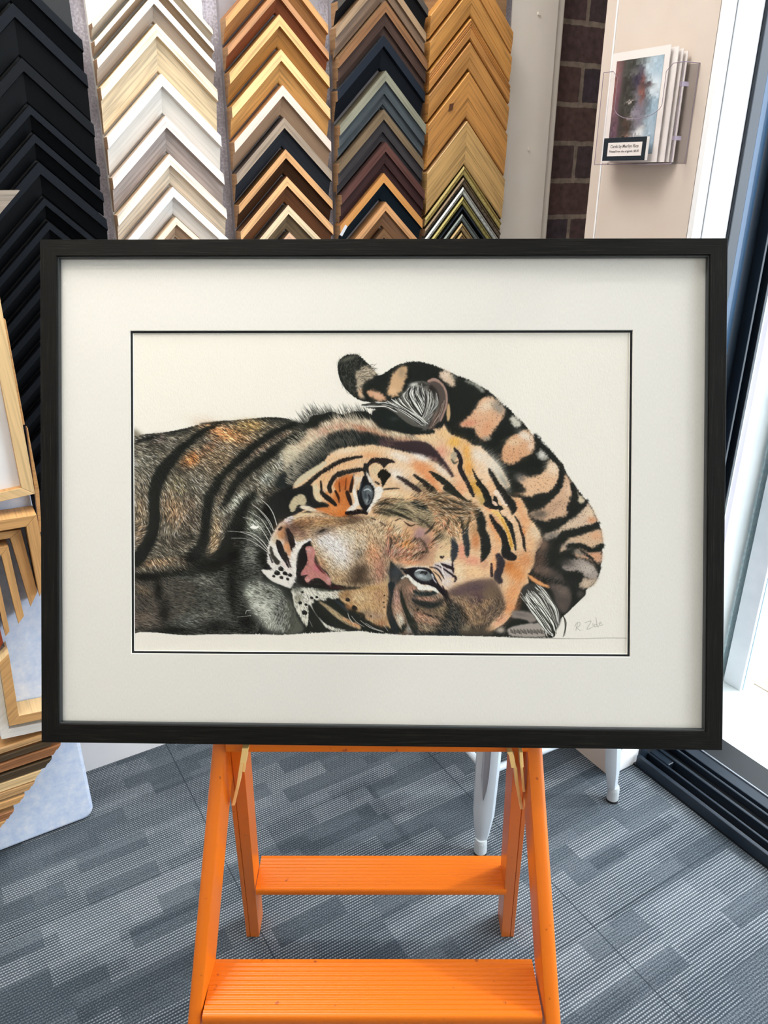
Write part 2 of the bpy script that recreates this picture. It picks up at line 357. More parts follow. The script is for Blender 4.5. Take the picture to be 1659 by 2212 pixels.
def prof_groove(wd, hgt, lip, drop, hin):   # three fine grooves along the outer edge
    q_ = [(0, 0, 0), (0, hgt-.001, 1), (.001, hgt, 2)]
    for k in range(3): x = wd*(.1+.13*k); q_ += [(x, hgt, 2), (x+.001, hgt-.0015, 2), (x+.0025, hgt-.0015, 2), (x+.0035, hgt, 2)]
    return q_+[(wd*.9, hgt-.001, 2), (wd*.97, hgt-.004, 2), (wd, 0, 2)]
ORD = 'topmost second third fourth fifth sixth seventh eighth ninth tenth eleventh twelfth thirteenth fourteenth fifteenth'.split()
# (apex pixel, description, side, lip, face, profile, height)
S0 = [((25, -75), 'black'), ((25, 6), 'black'), ((32, 124), 'black'), ((55, 227), 'black'), ((65, 289), 'black'), ((74, 350), 'black'), ((84, 428), 'black'), ((94, 479), 'black')]
S1 = [((303, -95), 'cream white', 'cdbfa8', 'ded4c4', 'c9bdae'), ((305, -55), 'white', 'cdbfa8', 'efece4', 'ad9680'), ((315, -14), 'white with warm grey face', 'b9a68a', 'f2efe9', 'b9aca0'), ((322, 49), 'pale limed oak', 'c7a676', 'ecdcc2', 'dfc9a6'), ((336, 159), 'bright white', 'cfc0ae', 'f2efe9', 'e3dfd9'),
      ((344, 250), 'grey mauve', 'b9a594', 'e6ddd8', 'aca09c'), ((356, 333), 'cream ash', 'c2a78a', 'f0e4d4', 'e2d2bc'), ((359, 404), 'chalk white', 'b8a596', 'f0ece6', 'e2dfdb'), ((362, 470), 'cream with tan face', 'c2a78a', 'ecdcc6', 'b99f86'), ((364, 520), 'ivory', 'c2a78a', 'ece4d4', 'd9cfc0')]
S2 = [((570, -95), 'honey oak', '8a5a30', 'cf9a60', 'b07a48'), ((575, -30), 'reddish brown walnut', '8a5a38', 'c08a5c', '8a4c2c'), ((589.5, 29.5), 'golden oak', '8f6434', 'e2b878', 'b07a3c'), ((591, 105), 'light golden oak', '9b6f3c', 'eec88c', 'cf9a58'), ((595, 183), 'pink white lipped taupe', 'a47a54', 'e9d3c6', 'a5866c'),
      ((600, 253), 'charcoal with taupe lip', '3b3432', 'a09080', '2c2f36'), ((603, 322), 'dark brown with tan lip', '463018', 'd0a070', '442a18'), ((607, 381), 'chestnut with golden lip', '503420', 'e2ae76', '6f4426'), ((610, 443), 'taupe with beige lip', '4c3e30', 'e0c8a4', '7c684e'), ((613, 502), 'small brown', '4c3e30', 'cfa98a', '6a4a36')]
S3 = [((808, -125), 'black', '2a2a2c', '55504c', '1c1c20'), ((812, -65), 'stepped weathered taupe', '8a6f54', 'a58a6c', '7c6450'), ((817, 0), 'stepped brown', '84684e', '8c6648', '4c3a34'), ((818, 75), 'navy black', '2c2f34', '1c2430', '10161f'), ((814, 151), 'stepped slate grey', '5c5648', '8c8c7c', '4c545a'), ((821, 236), 'stepped umber grey', '5a4c3c', '75644f', '3c393c'),
      ((823, 306), 'stepped burgundy brown', '3c2a28', '5c3d38', '3c2626'), ((814, 374), 'navy with orange timber lip', '8c6038', 'cf9456', '0e1e28'), ((814, 436), 'mid brown with orange timber lip', '8c6440', 'd29c68', '8c6444'), ((812, 495), 'small dark brown', '4c3828', '7c5c40', '2c2320')]
S4 = [((1002, -90), 'honey pine', 'c08a48', 'd79d58', 'cf9450'), ((1003, -30), 'broad knot free pine', 'c08a48', 'd8a05c', 'd09650'), ((1010, 39), 'grooved pine', 'b8843f', 'cf9450', 'c98d4c'), ((1006, 90), 'plain tan pine', 'b07c44', 'c08850', 'c8904f'), ((993, 154), 'knotted pine', 'b07c3c', 'd49c58', 'cf9450'),
      ((1000, 261), 'pale ash', 'a8845c', 'dcb880', 'd0a86c')]
S4B = [((993, 324), 'dark bronze beaded', '5c4c3c', '8c7860', '6a5a48'), ((991, 358), 'thin gold', '6c5c30', 'd8c47c', 'a08c4c'), ((989, 383), 'ornate antique bronze', '4c4034', '8c7860', '3c362e'), ((988, 404), 'bright silver', '6c7074', 'eef0ec', 'a4a8a4'), ((987, 425), 'olive gold', '6c6434', 'c4b870', '8c8450'), ((987, 446), 'black lacquer', '14181c', '2c343c', '0c1014'),
       ((986, 462), 'dull silver', '4c5250', '8c9694', '5c6462'), ((985, 482), 'narrow gilt', '5c5030', 'd8b880', '4c4c44'), ((985, 503), 'small gilt', '5c5030', 'c8a870', '5c564a')]
SMP = {}
def sample_column(ci, items, group, mkname='moulding_corner', slope=.95, hgt=.026, profs=None, extra=0):
    nm, uc, xl, xr, _, _ = COLS[ci]; zs = []
    for it in items: zs.append(at_wall(it[0][0], it[0][1], 1.473-VB+hgt)[1])
    for k, it in enumerate(items):
        nxt = zs[k+1] if k+1 < len(zs) else zs[k]-(zs[k-1]-zs[k])
        wd = max(.009, (zs[k]-nxt)/math.sqrt(1+slope*slope)-.0035)
        desc = it[1]; side, lip, face = it[2:5]; key = nm+desc
        metal_ = any(q in desc for q in ('gold', 'silver', 'bronze', 'gilt')) and nm.startswith('natural')
        if metal_:
            ms = [mat(key+'_side', side, .4, metal=.6), mat(key+'_lip', shade(lip, .8), .4, metal=.5), mottled(key+'_face', face, lip, 220, .45, bs=.6), M_kraft]
        else:
            ct = .06 if ('white' in desc or 'navy' in desc or 'black' in desc) else .2
            dk = dict(rough=.6, spec=.15) if int(face[:2], 16) < 0x50 else {}
            ms = [wood(key+'_side', side, ct, **dk), wood(key+'_lip', lip, ct, **dk), wood(key+'_face', face, ct, **dk), M_kraft if ci in (2, 3) or (ci == 1) else wood(key+'_face', face, ct)]
        pf = (profs[k] if profs else prof_box)
        P_ = pf(wd, hgt, min(.0125, wd*.36), hgt*.32, hgt*.33)
        if metal_: P_ = [(0, 0, 0), (0, hgt*.9, 1), (wd*.3, hgt*1.05, 1), (wd*.4, hgt*.85, 2), (wd*.8, hgt*.8, 2), (wd*.85, hgt*.88, 1), (wd, hgt*.8, 1), (wd, 0, 0)]
        lbl = '%s corner, %s from the top in the %s column' % (desc, ORD[k+extra], nm) if k+extra else '%s corner sample, topmost in the %s column' % (desc, nm)
        SMP[key] = corner_sample(mkname, lbl, 'moulding sample', group, uc-(.004 if ci == 3 and k % 2 else 0), zs[k], xl, xr, P_, ms, slope)
blk = []
z_ = None
for k, (p_, d_) in enumerate(S0): blk.append((p_, ('broad black', 'black stepped', 'black oak', 'satin black', 'narrow black', 'matt black', 'ebony black', 'slim black')[k], '070b11', '0c121a' if k != 2 else '090d13', '05080c'))
for k in range(9): blk.append(((102+k*9, 532+k*52), ('blue black', 'deep black', 'plain black', 'square black', 'smooth black', 'soft black', 'dark black', 'low black', 'small black')[k], '070b11', '0b1017', '05080c'))
ORD += 'sixteenth seventeenth eighteenth'.split()
sample_column(0, blk, 'black corner mouldings', slope=.95, hgt=.024)
sample_column(1, S1, 'pale corner mouldings')
sample_column(2, S2, 'golden and brown corner mouldings')
sample_column(3, S3, 'dark timber corner mouldings', profs=[prof_box, prof_step, prof_step, prof_box, prof_step, prof_step, prof_step, prof_box, prof_box, prof_box])
sample_column(4, S4, 'natural pine corner mouldings', slope=1.02, hgt=.02, profs=[prof_flat, prof_flat, prof_groove, prof_flat, prof_flat, prof_flat])
sample_column(4, S4B, 'metallic corner mouldings', slope=1.05, hgt=.016, extra=6)
q = at_wall(974, 232, .045); k_ = MB(); k_.loft([[(-.006, 0, -.008), (.004, 0, -.004), (.007, 0, .008), (-.003, 0, .006)], [(-.006, -.0006, -.008), (.004, -.0006, -.004), (.007, -.0006, .008), (-.003, -.0006, .006)]])
kn = SMP['natural pineknotted pine']; o = k_.build('knot', mat('pine_knot', '5a3418', .5), kn); o.matrix_local = Matrix.Translation((q[0]-COLS[4][1], -.0203, q[1]-kn.location.z)); o['label'] = 'dark brown knot'
pt = MB(); pt.box(-.003, .003, -.001, 0, -.011, .011); q = at_wall(742, 498, .05)
o = pt.build('paper_tag', mat('tag_paper', 'cfd4dd', .7), None, ROOM(q[0], 1.423, q[1]) @ Matrix.Rotation(math.radians(35), 4, 'Y')); tag(o, 'small white paper tag on the lower left of the dark timber column', 'tag')

# ---------------------------------------------------------------- felt panel at the left with more mouldings
VF = 1.317
def felt_nodes(nt, b):
    n1 = N(nt, 'ShaderNodeTexNoise', i_Scale=45., i_Detail=6., i_Roughness=.7); nt.links.new(mapped(nt, (1, 1, 1), 'Object'), n1.inputs[0])
    nt.links.new(ramp(nt, n1.outputs[0], [(.3, 'bdd2f3'), (.5, 'd3e2fa'), (.7, 'e8f0fe')]), b.inputs['Base Color']); bump(nt, b, n1.outputs[0], .3, .002)
M_felt = mat('pale_blue_felt', 'bcd0ee', .95, spec=.1, build=felt_nodes)
rr = .022; W_, H_ = 1.5, 1.25
prof = [(-W_, 0.004), (-rr, 0.004)]+[(-rr+rr*math.sin(a), .004+rr-rr*math.cos(a)) for a in (math.pi/2*k/6 for k in range(1, 7))]+[(0, H_), (-W_, H_)]
s = MB(); s.loft([[(x, 0, z) for x, z in prof], [(x, .03, z) for x, z in prof]])
pnl = s.build('felt_panel', M_felt, None, ROOM(.107, VF, 0), bevel=.006); tag(pnl, 'pale blue felt display panel standing on the carpet at the far left', 'display panel')
M_oak = wood('oak_light', 'e2c290', .1); M_oak2 = wood('oak_mid', 'cfa068', .14); M_oakd = wood('oak_side', 'b98a54', .14); M_redw = wood('red_timber', '96401c', .2); M_dkw = wood('dark_olive_timber', '4c3c28', .2)
M_brn = wood('brown_timber', '9c6a44', .2); M_tanw = wood('tan_timber', 'bf9768', .18); M_white = wood('white_timber', 'e9e4dc', .05); M_greyw = wood('grey_bronze_timber', '8d8378', .25)
def plate(polys, name, label, group, vf, depth, front, side, cat='moulding sample', bars=None, shift=0.):
    """flat-fronted pieces of moulding hung on the felt; polys give the front outline of each arm"""
    P0 = [at_v(x, y, vf) for x, y in polys[0]]; t = empty(name, ROOM(P0[0][0], vf, P0[0][1])); tag(t, label, cat, group)
    for pl in polys:
        q_ = [at_v(x, y, vf) for x, y in pl]; q_ = [(a-P0[0][0], z-P0[0][1]) for a, z in q_]
        s = MB(); n = len(q_); s.face([(a, 0, z) for a, z in q_], 0)
        for i in range(n):
            j = (i+1) % n; s.face([(q_[i][0], 0, q_[i][1]), (q_[i][0], depth, q_[i][1]), (q_[j][0], depth, q_[j][1]), (q_[j][0], 0, q_[j][1])], 1)
        s.face([(a, depth, z) for a, z in reversed(q_)], 1); s.build('arm', [front, side], t, bevel=.0008)
    return t
G1 = 'corner mouldings on the blue felt'
t = plate([[(-60, 668-300), (-22, 520), (76, 1067), (46, 1054), (-52, 560)], [(46, 1054), (76, 1067), (-200, 1129), (-200, 1106)]], 'picture_frame', 'light oak frame round a white mount, upper left on the felt', G1, 1.285, .03, M_oak, M_oakd, 'picture frame')
q0 = at_v(-22, 560, 1.285); s = MB(); c_ = [at_v(x, y, 1.297) for x, y in ((-52, 560), (46, 1054), (-200, 1106), (-260, 560))]; base = t.location; bu = base.dot(U)
s.face([(a-bu, .012, z-base.z) for a, z in c_], 0); s.build('mount', mottled('white_mount', 'e8e8ea', 'f0f0f2', 5, .7, bs=0), t)
plate([[(5, 690), (12, 690), (54, 918), (48, 918)]], 'moulding_strip', 'thin tan moulding strip behind the light oak frame edge', G1, 1.30, .012, M_oak2, M_oakd)
plate([[(57, 924), (60, 924), (85, 1060), (90, 1150), (85, 1150), (76, 1067)]], 'moulding_strip', 'tan timber edge running down below the light oak frame', G1, 1.30, .012, M_oak2, M_oakd)
plate([[(-200, 1153), (79, 1112), (57, 1138), (-200, 1182)], [(79, 1112), (104, 1236), (86, 1290), (57, 1138)]], 'moulding_corner', 'outermost oak corner moulding hanging on the felt', G1, 1.270, .045, M_oak2, M_oak2)
plate([[(-200, 1178), (45, 1144), (22, 1163), (-200, 1197)], [(45, 1144), (81, 1279), (66, 1311), (22, 1163)]], 'moulding_corner', 'deep tan corner moulding nested inside the outermost oak one', G1, 1.285, .03, M_oak2, M_oakd)
plate([[(-200, 1212), (18, 1180), (3, 1200), (-200, 1230)], [(18, 1180), (52, 1331), (40, 1348), (3, 1200)]], 'moulding_corner', 'slim oak corner moulding, third one in on the felt', G1, 1.278, .035, M_oak2, M_oak2)
plate([[(-10, 1215), (21, 1364), (12, 1375), (-20, 1230)]], 'moulding_corner', 'narrow oak upright moulding, fourth one in on the felt', G1, 1.282, .03, M_oak2, M_oakd)
plate([[(-14, 1300), (7, 1388), (0, 1401), (-24, 1310)]], 'moulding_corner', 'red timber moulding end at the left edge of the felt', G1, 1.285, .03, M_redw, M_redw)
plate([[(-30, 1395), (10, 1396), (17, 1408), (-2, 1432), (-30, 1440)]], 'moulding_corner', 'dark taupe moulding end above the white and oak corners', G1, 1.30, .015, mat('taupe', '6c5c5a', .6), M_dkw)
plate([[(-2, 1432), (19, 1411), (41, 1546), (20, 1569)], [(41, 1546), (150, 1524), (140, 1544), (20, 1569)]], 'moulding_corner', 'honey oak corner moulding, uppermost of the lower nested set', G1, 1.270, .045, M_oak2, M_oak)
plate([[(-20, 1440), (-4, 1425), (20, 1575), (3, 1598)], [(20, 1575), (150, 1548), (140, 1568), (3, 1598)]], 'moulding_corner', 'white corner moulding just outside the honey oak one', G1, 1.280, .035, M_white, M_white)
def tip(r0, r1, desc, front, side, vf=1.278):
    a, za = at_v(r0[0], r0[1], vf); b_, zb = at_v(r1[0], r1[1], vf); t = empty('moulding_corner', ROOM(a, vf, za)); tag(t, desc, 'moulding sample', G1); d = 1.315-vf
    pr = [(0, za-za, .004), (.001, -.0015, 0), (0.5, -(za-zb)*.45, .0), (0.55, -(za-zb)*.5, .003), (.95, -(za-zb)*.95, .001), (1., zb-za, .003)]
    s = MB(); A = [(-.35, y, z) for k, z, y in pr]+[(-.35, d, zb-za), (-.35, d, 0)]; B = [((b_-a)*(z/(zb-za) if zb != za else 0), y, z) for k, z, y in pr]+[(b_-a, d, zb-za), (0, d, 0)]
    s.loft([A, B], mis=[0, 0, 1, 0, 0, 1, 1, 1]); s.build('arm', [front, side], t)
tip((150, 1570), (128, 1588), 'tan moulding arm just below the white corner moulding', M_tanw, M_oakd)
tip((125, 1594), (108, 1612), 'olive brown moulding arm below the tan one on the felt', M_dkw, M_brn)
tip((132, 1608), (115, 1632), 'orange brown moulding arm with the longest visible tip on the felt', M_brn, M_brn)
tip((113, 1638), (97, 1660), 'very dark brown moulding arm below the orange brown one', M_dkw, M_dkw)
tip((90, 1663), (75, 1687), 'pale oak moulding arm below the very dark one', M_oak, M_oak)
tip((76, 1688), (63, 1708), 'ribbed tan moulding arm below the pale oak one', M_tanw, M_brn)
tip((54, 1717), (42, 1736), 'light oak moulding arm, third from the bottom on the felt', M_oak2, M_oak)
tip((31, 1750), (18, 1770), 'brown moulding arm, second from the bottom on the felt', M_brn, M_tanw)
tip((14, 1772), (0, 1790), 'lowest honey moulding arm on the felt', M_oak2, M_oak2)
a_, z0_ = at_v(43, 411, 1.30)
zb_ = at_v(0, 462, 1.30)
t = empty('moulding_corner', ROOM(a_, 1.30, z0_)); tag(t, 'bronze grey broad moulding tip overlapping the black mouldings at left', 'moulding sample', G1)
s = MB(); dz = zb_[1]-z0_; dx = zb_[0]-a_
s.loft([[(0, 0, 0), (-.5, 0, 0), (-.5, 0, dz*3), (dx*3, 0, dz*3)], [(0, .02, 0), (-.5, .02, 0), (-.5, .02, dz*3), (dx*3, .02, dz*3)]]); s.build('arm', M_greyw, t)

# ---------------------------------------------------------------- card holder on the pier
UP = 1.090
def PM(v, z, out=0.): return basis(U*(UP-out)+V*v+Z*z, -V, Z, -U)      # x towards the camera side, y up, z out of the pier
def glass_mat(name, tint, f0=.03, fr=.6):
    m = bpy.data.materials.new(name); m.use_nodes = True; nt = m.node_tree; nt.nodes.clear()
    o_ = N(nt, 'ShaderNodeOutputMaterial'); tr = N(nt, 'ShaderNodeBsdfTransparent'); tr.inputs[0].default_value = tint
    gl = N(nt, 'ShaderNodeBsdfGlossy'); gl.inputs['Roughness'].default_value = .03; fz = N(nt, 'ShaderNodeLayerWeight'); pw = N(nt, 'ShaderNodeMath', operation='POWER'); pw.inputs[1].default_value = 4.; nt.links.new(fz.outputs['Facing'], pw.inputs[0])
    mu = N(nt, 'ShaderNodeMath', operation='MULTIPLY_ADD'); mu.inputs[1].default_value = fr; mu.inputs[2].default_value = f0; nt.links.new(pw.outputs[0], mu.inputs[0])
    mx = N(nt, 'ShaderNodeMixShader'); nt.links.new(mu.outputs[0], mx.inputs[0]); nt.links.new(tr.outputs[0], mx.inputs[1]); nt.links.new(gl.outputs[0], mx.inputs[2]); nt.links.new(mx.outputs[0], o_.inputs[0]); return m
M_acr = glass_mat('clear_acrylic', (.985, .98, .985, 1), f0=.02, fr=.15); M_acre = mat('acrylic_edge', '8d7f90', .2, spec=.6)
hu0, hz0 = at_u(1283, 356, UP-.035); hu1, _ = at_u(1448, 357, UP-.035); _, hz1 = at_u(1304, 157, UP-.035)
hw = hu0-hu1; hh = hz1-hz0; dd = .034
t = empty('card_holder', PM(hu0, hz0)); tag(t, 'clear acrylic wall holder with greeting cards beside the door', 'card holder')
s = MB(); s.box(0, hw, 0, hh, 0, .002); s.build('back_plate', M_acr, t)
s = MB(); s.box(0, hw, 0, .0025, .002, dd); s.build('bottom_plate', M_acr, t)
for x in (0, hw-.002):
    s = MB(); s.box(x, x+.002, 0, hh, .002, dd); s.build('side_plate', M_acr, t)
n_ = 18; cut = [(hw*.13+.0, hh), (hw*.2, hh*.93)]+[(hw*.5-hw*.3*math.cos(math.pi*k/n_), hh*.62-hh*.14*math.sin(math.pi*k/n_)) for k in range(n_+1)]+[(hw*.80, hh*.93), (hw*.87, hh)]
pts = [(0, 0), (hw, 0), (hw, hh)]+list(reversed(cut))+[(0, hh)]
s = MB()
m_ = len(cut)
for i in range(m_-1):
    (x0, y0), (x1, y1) = cut[i], cut[i+1]
    if x1 > x0+1e-6: s.face([(x0, 0, dd), (x1, 0, dd), (x1, y1, dd), (x0, y0, dd)])
s.face([(0, 0, dd), (cut[0][0], 0, dd), (cut[0][0], hh, dd), (0, hh, dd)]); s.face([(cut[-1][0], 0, dd), (hw, 0, dd), (hw, hh, dd), (cut[-1][0], hh, dd)])
s.build('front_plate', M_acr, t)
s = MB(); e = .0009
s.tube([(x, y, dd) for x, y in cut], .0005, 6); s.build('cutout_edge', M_acre, t)
s = MB()
for p_ in ([(0, 0, dd), (hw, 0, dd)], [(hw, 0, dd), (hw, hh, dd)], [(0, 0, dd), (0, hh, dd)], [(0, hh, dd), (cut[0][0], hh, dd)], [(cut[-1][0], hh, dd), (hw, hh, dd)], [(hw, hh, 0), (hw, hh, dd)], [(0, 0, .002), (0, hh, .002)], [(hw, 0, .002), (hw, hh, .002)]): s.tube(p_, .0006, 6)
s.build('rim', M_acre, t)
s = MB()
for y_ in (hh*.24, hh*.77): s = MB(); s.box(hw-.004, hw+.001, y_, y_+.006, dd-.014, dd+.001); s.build('side_tab', M_acre, t)
# the cards
M_card = mottled('white_card', 'e2dbd8', 'ebe4e1', 6, .6, bs=0)
cu0, cz1 = at_u(1325, 116, UP-.026); cu1, _ = at_u(1450, 97, UP-.026); cw, ch = cu0-cu1, cz1-hz0-.003
for k in range(4):
    out = .026-k*.006; c_ = empty('greeting_card', PM(cu0-.004*k-(0 if k == 0 else .006), hz0+.003, out))
    tag(c_, ('white bordered greeting card with a painted picture, frontmost in the acrylic holder', 'plain edge of the second greeting card behind the painted one', 'plain edge of the third greeting card in the acrylic holder', 'plain edge of the rearmost greeting card in the acrylic holder')[k], 'greeting card', 'greeting cards in the holder')
    s = MB(); s.box(0, cw, 0, ch-.003*k, -.0012, 0); s.build('card', M_card, c_)
    if k == 0:
        nx, ny = 84, 116; x_ = np.linspace(0, 1, nx); y_ = np.linspace(0, 1, ny); X_, Y_ = np.meshgrid(x_, y_); rs = np.random.RandomState(3)
        C_ = np.zeros((ny, nx, 3))+np.array([64, 66, 62.])
        nz = np.zeros((ny, nx))
        for sc_ in (3, 6, 12): nz += np.kron(rs.rand(ny//sc_+2, nx//sc_+2), np.ones((sc_, sc_)))[:ny, :nx]-.5
        def pb(x, y, rx, ry, col, a=.9):
            d = ((X_+nz*.04-x)/rx)**2+((Y_+nz*.03-y)/ry)**2; m = (np.exp(-d**1.6)*a)[..., None]; C_[:] = C_*(1-m)+np.array(col, float)*m
        for q_ in ((.0,.7,.16,.5,(140,90,92)),(.05,.15,.16,.3,(92,74,86)),(.12,.45,.06,.4,(128,92,112)),(.3,.5,.18,.4,(52,50,46)),(.85,.9,.3,.2,(190,208,220)),(.95,.5,.22,.6,(150,176,196)),(.8,.12,.35,.25,(160,180,196)),(.9,.7,.2,.12,(205,215,222)),(.6,.45,.14,.3,(128,122,136)),(.52,.8,.14,.12,(52,44,66)),
                   (.42,.86,.14,.04,(96,96,96)),(.62,.68,.06,.16,(130,80,70)),(.7,.72,.14,.04,(74,62,66)),(.48,.06,.18,.1,(150,88,66)),(.42,.16,.12,.07,(110,74,58)),(.4,.56,.1,.016,(190,180,176)),(.42,.40,.08,.012,(170,160,158)),(.4,.2,.12,.012,(190,160,140)),(.66,.22,.1,.07,(222,226,226)),(.35,.3,.1,.12,(70,56,50))):
            pb(*q_)
        C_ += nz[..., None]*16
        me = bpy.data.meshes.new('painted_picture'); vs = np.stack([.010+X_*(cw-.020), .012+Y_*(ch-.024), np.full_like(X_, .0004)], -1).reshape(-1, 3)
        ii = (np.arange(ny-1)[:, None]*nx+np.arange(nx-1)[None]).ravel(); fc = np.stack([ii, ii+1, ii+nx+1, ii+nx], 1)
        me.from_pydata(vs.tolist(), [], fc.tolist()); ca = me.color_attributes.new('print', 'FLOAT_COLOR', 'POINT'); cl = np.clip(C_/255, 0, 1)**2.2
        ca.data.foreach_set('color', np.concatenate([cl, np.ones((ny, nx, 1))], -1).astype(np.float32).ravel())
        m_ = mat('printed_picture', 'ffffff', .5); a_n = N(m_.node_tree, 'ShaderNodeAttribute', attribute_name='print'); m_.node_tree.links.new(a_n.outputs['Color'], m_.node_tree.nodes['Principled BSDF'].inputs['Base Color']); me.materials.append(m_)
        o = bpy.data.objects.new('painted_picture', me); SC.collection.objects.link(o); o.parent = c_
# the little sign
M_ink = mat('print_ink', '4a4040', .7); M_sgn = mat('dark_teal_board', '0a1c28', .5)
OS = .041; su0, sz1 = at_u(1306, 299, UP-OS); su1, sz0 = at_u(1392, 346, UP-OS); sw, sh = su0-su1, sz1-sz0
t = empty('card_sign', PM(su0, sz0, OS-.004)); tag(t, 'small dark sign with white label clipped on the acrylic card holder', 'sign')
s = MB(); s.box(0, sw, 0, sh, -.002, .004); s.build('sign_board', mat('white_foamboard', 'e8e2dc', .6), t)
s = MB(); s.box(0, sw, 0, sh, .0041, .0046); s.build('sign_face', M_sgn, t)
s = MB(); s.box(sw*.115, sw*.915, sh*.2, sh*.79, .0047, .0050); s.build('paper_label', M_card, t)
for txt, yy_, sz_ in (('Cards by Merilyn Rice', sh*.56, .0067), ('Printed from the originals. $8.00', sh*.36, .0048)):
    cu = bpy.data.curves.new('lettering', 'FONT'); cu.body = txt; cu.size = sz_; cu.align_x = 'CENTER'; cu.extrude = .00005; cu.offset = .00003; cu.materials.append(M_ink)
    o = bpy.data.objects.new('text', cu); SC.collection.objects.link(o); me = bpy.data.meshes.new_from_object(o.evaluated_get(bpy.context.evaluated_depsgraph_get()))
    bpy.data.objects.remove(o); o = bpy.data.objects.new('lettering', me); SC.collection.objects.link(o); o.parent = t; o.location = (sw*.51, yy_, .0052)

# ---------------------------------------------------------------- the framed drawing
FX = Vector((.7758, -.0162, .0027)).normalized(); FN = Vector((-.0206, -.921, .389)).normalized(); FY = FN.cross(FX).normalized(); FN = FX.cross(FY)
FC = at(827.3, 1064, Vector((-.0059, .6931, .6031)), FN)
def fl(px, py, d=0.):
    p = at(px, py, FC-FN*d, FN)-FC; return p.dot(FX), p.dot(FY)
pic = empty('picture_frame', basis(FC, FX, FY, FN)); tag(pic, 'large black framed tiger drawing leaning on the orange stepladder', 'picture frame')
def grain_black(nt, b):
    n1 = N(nt, 'ShaderNodeTexNoise', i_Scale=1., i_Detail=5., i_Roughness=.65); nt.links.new(mapped(nt, (16, 420, 1)), n1.inputs[0])
    nt.links.new(ramp(nt, n1.outputs[0], [(.35, '080807'), (.55, '0f0e0c'), (.72, '23211c')]), b.inputs['Base Color']); bump(nt, b, n1.outputs[0], .5, .0005)
M_frm = mat('black_stained_oak', '1c1b17', .55, spec=.1, build=grain_black); M_slip = mat('black_inner_slip', '1c2225', .35)
oc = [fl(86, 517), fl(1573, 514), fl(1561, 1621), fl(89, 1604)]; ic = [fl(122, 553), fl(1534, 550), fl(1525, 1580.5), fl(125.5, 1564)]
for k, nm in enumerate(('top', 'right', 'bottom', 'left')):
    j = (k+1) % 4; s = MB()
    def ring(o_, i_):
        o_, i_ = Vector(o_), Vector(i_); g = lambda f: o_.lerp(i_, f)
        R_ = [(g(0), -.027), (g(0), -.001), (g(.03), 0), (g(.97), 0), (g(1.), -.001), (g(1.), -.003), (g(1.06), -.0035), (g(1.06), -.0095), (g(.85), -.0096), (g(.85), -.027)]
        return [(p.x, p.y, z) for p, z in R_]
    s.loft([ring(oc[k], ic[k]), ring(oc[j], ic[j])], mis=[0, 0, 0, 0, 0, 1, 1, 1, 0, 0]); s.build('frame_rail', [M_frm, M_slip], pic)
def quad_ring(outer, inner, z0, z1, m, name, par, bev=None):
    s = MB()
    for k in range(4):
        j = (k+1) % 4
        s.face([(*outer[k], z0), (*outer[j], z0), (*inner[j], z0), (*inner[k], z0)], 0); s.face([(*inner[k], z0), (*inner[j], z0), (*bev[j], z1), (*bev[k], z1)] if bev else [(*inner[k], z0), (*inner[j], z0), (*inner[j], z1), (*inner[k], z1)], 1)
        s.face([(*outer[j], z1), (*outer[k], z1), (*(bev or inner)[k], z1), (*(bev or inner)[j], z1)], 0)
        s.face([(*outer[k], z1), (*outer[j], z1), (*outer[j], z0), (*outer[k], z0)], 0)
    return s.build(name, m, par)
def grow(q, d): return [(q[0][0]-d, q[0][1]+d), (q[1][0]+d, q[1][1]+d), (q[2][0]+d, q[2][1]-d), (q[3][0]-d, q[3][1]-d)]
def linen(nt, b):
    n1 = N(nt, 'ShaderNodeTexNoise', i_Scale=1., i_Detail=3.); nt.links.new(mapped(nt, (900, 250, 900), 'Object'), n1.inputs[0])
    nt.links.new(ramp(nt, n1.outputs[0], [(.3, MAT_A), (.7, MAT_B)]), b.inputs['Base Color']); bump(nt, b, n1.outputs[0], .12, .0003)
MAT_A, MAT_B = 'ccc9c4', 'd2cfca'
M_mount = mat('cream_mount_board', MAT_B, .85, spec=.2, build=linen); M_bev = mat('mount_bevel', 'f2efe8', .8); M_blackm = mat('black_mount', '101216', .8, spec=.2)
ap = [fl(281, 714.5, .010), fl(1367, 713, .010), fl(1361, 1419, .010), fl(284, 1411.5, .010)]
quad_ring(grow(ic, .004), grow(ap, .0004), -.010, -.0116, [M_mount, M_bev], 'mount_board', pic, ap)
ap2 = grow(ap, -.0026)
quad_ring(grow(ap, .012), ap2, -.0117, -.0130, [M_blackm, M_bev], 'inner_mount', pic, grow(ap2, -.0005))
s = MB(); g_ = grow(ic, .0005); s.face([(*g_[3], -.0088), (*g_[2], -.0088), (*g_[1], -.0088), (*g_[0], -.0088)]); s.build('glazing', glass_mat('picture_glass', (.985, .99, .985, 1), f0=.018, fr=.6), pic)
s = MB(); s.face([(x, y, -.0265) for x, y in grow(oc, -.004)]); s.build('backing', mat('backing_board', '8a745a', .9), pic)
PAPER_K = .78
# ---------------------------------------------------------------- the drawing (ink and watercolour on paper)
AX0, AY0, AW, AH, AS = 281.0, 713.0, 1086.0, 706.0, 1.2
CWd, CHt = int(AW*AS)+1, int(AH*AS)+1
TILES = {1: (270, 700, .2230), 2: (270, 1060, .2230), 3: (620, 740, .1929), 4: (620, 1060, .1929),
         5: (900, 740, .1929), 6: (900, 1040, .1688), 7: (1100, 860, .2576)}
arng = np.random.RandomState(11)

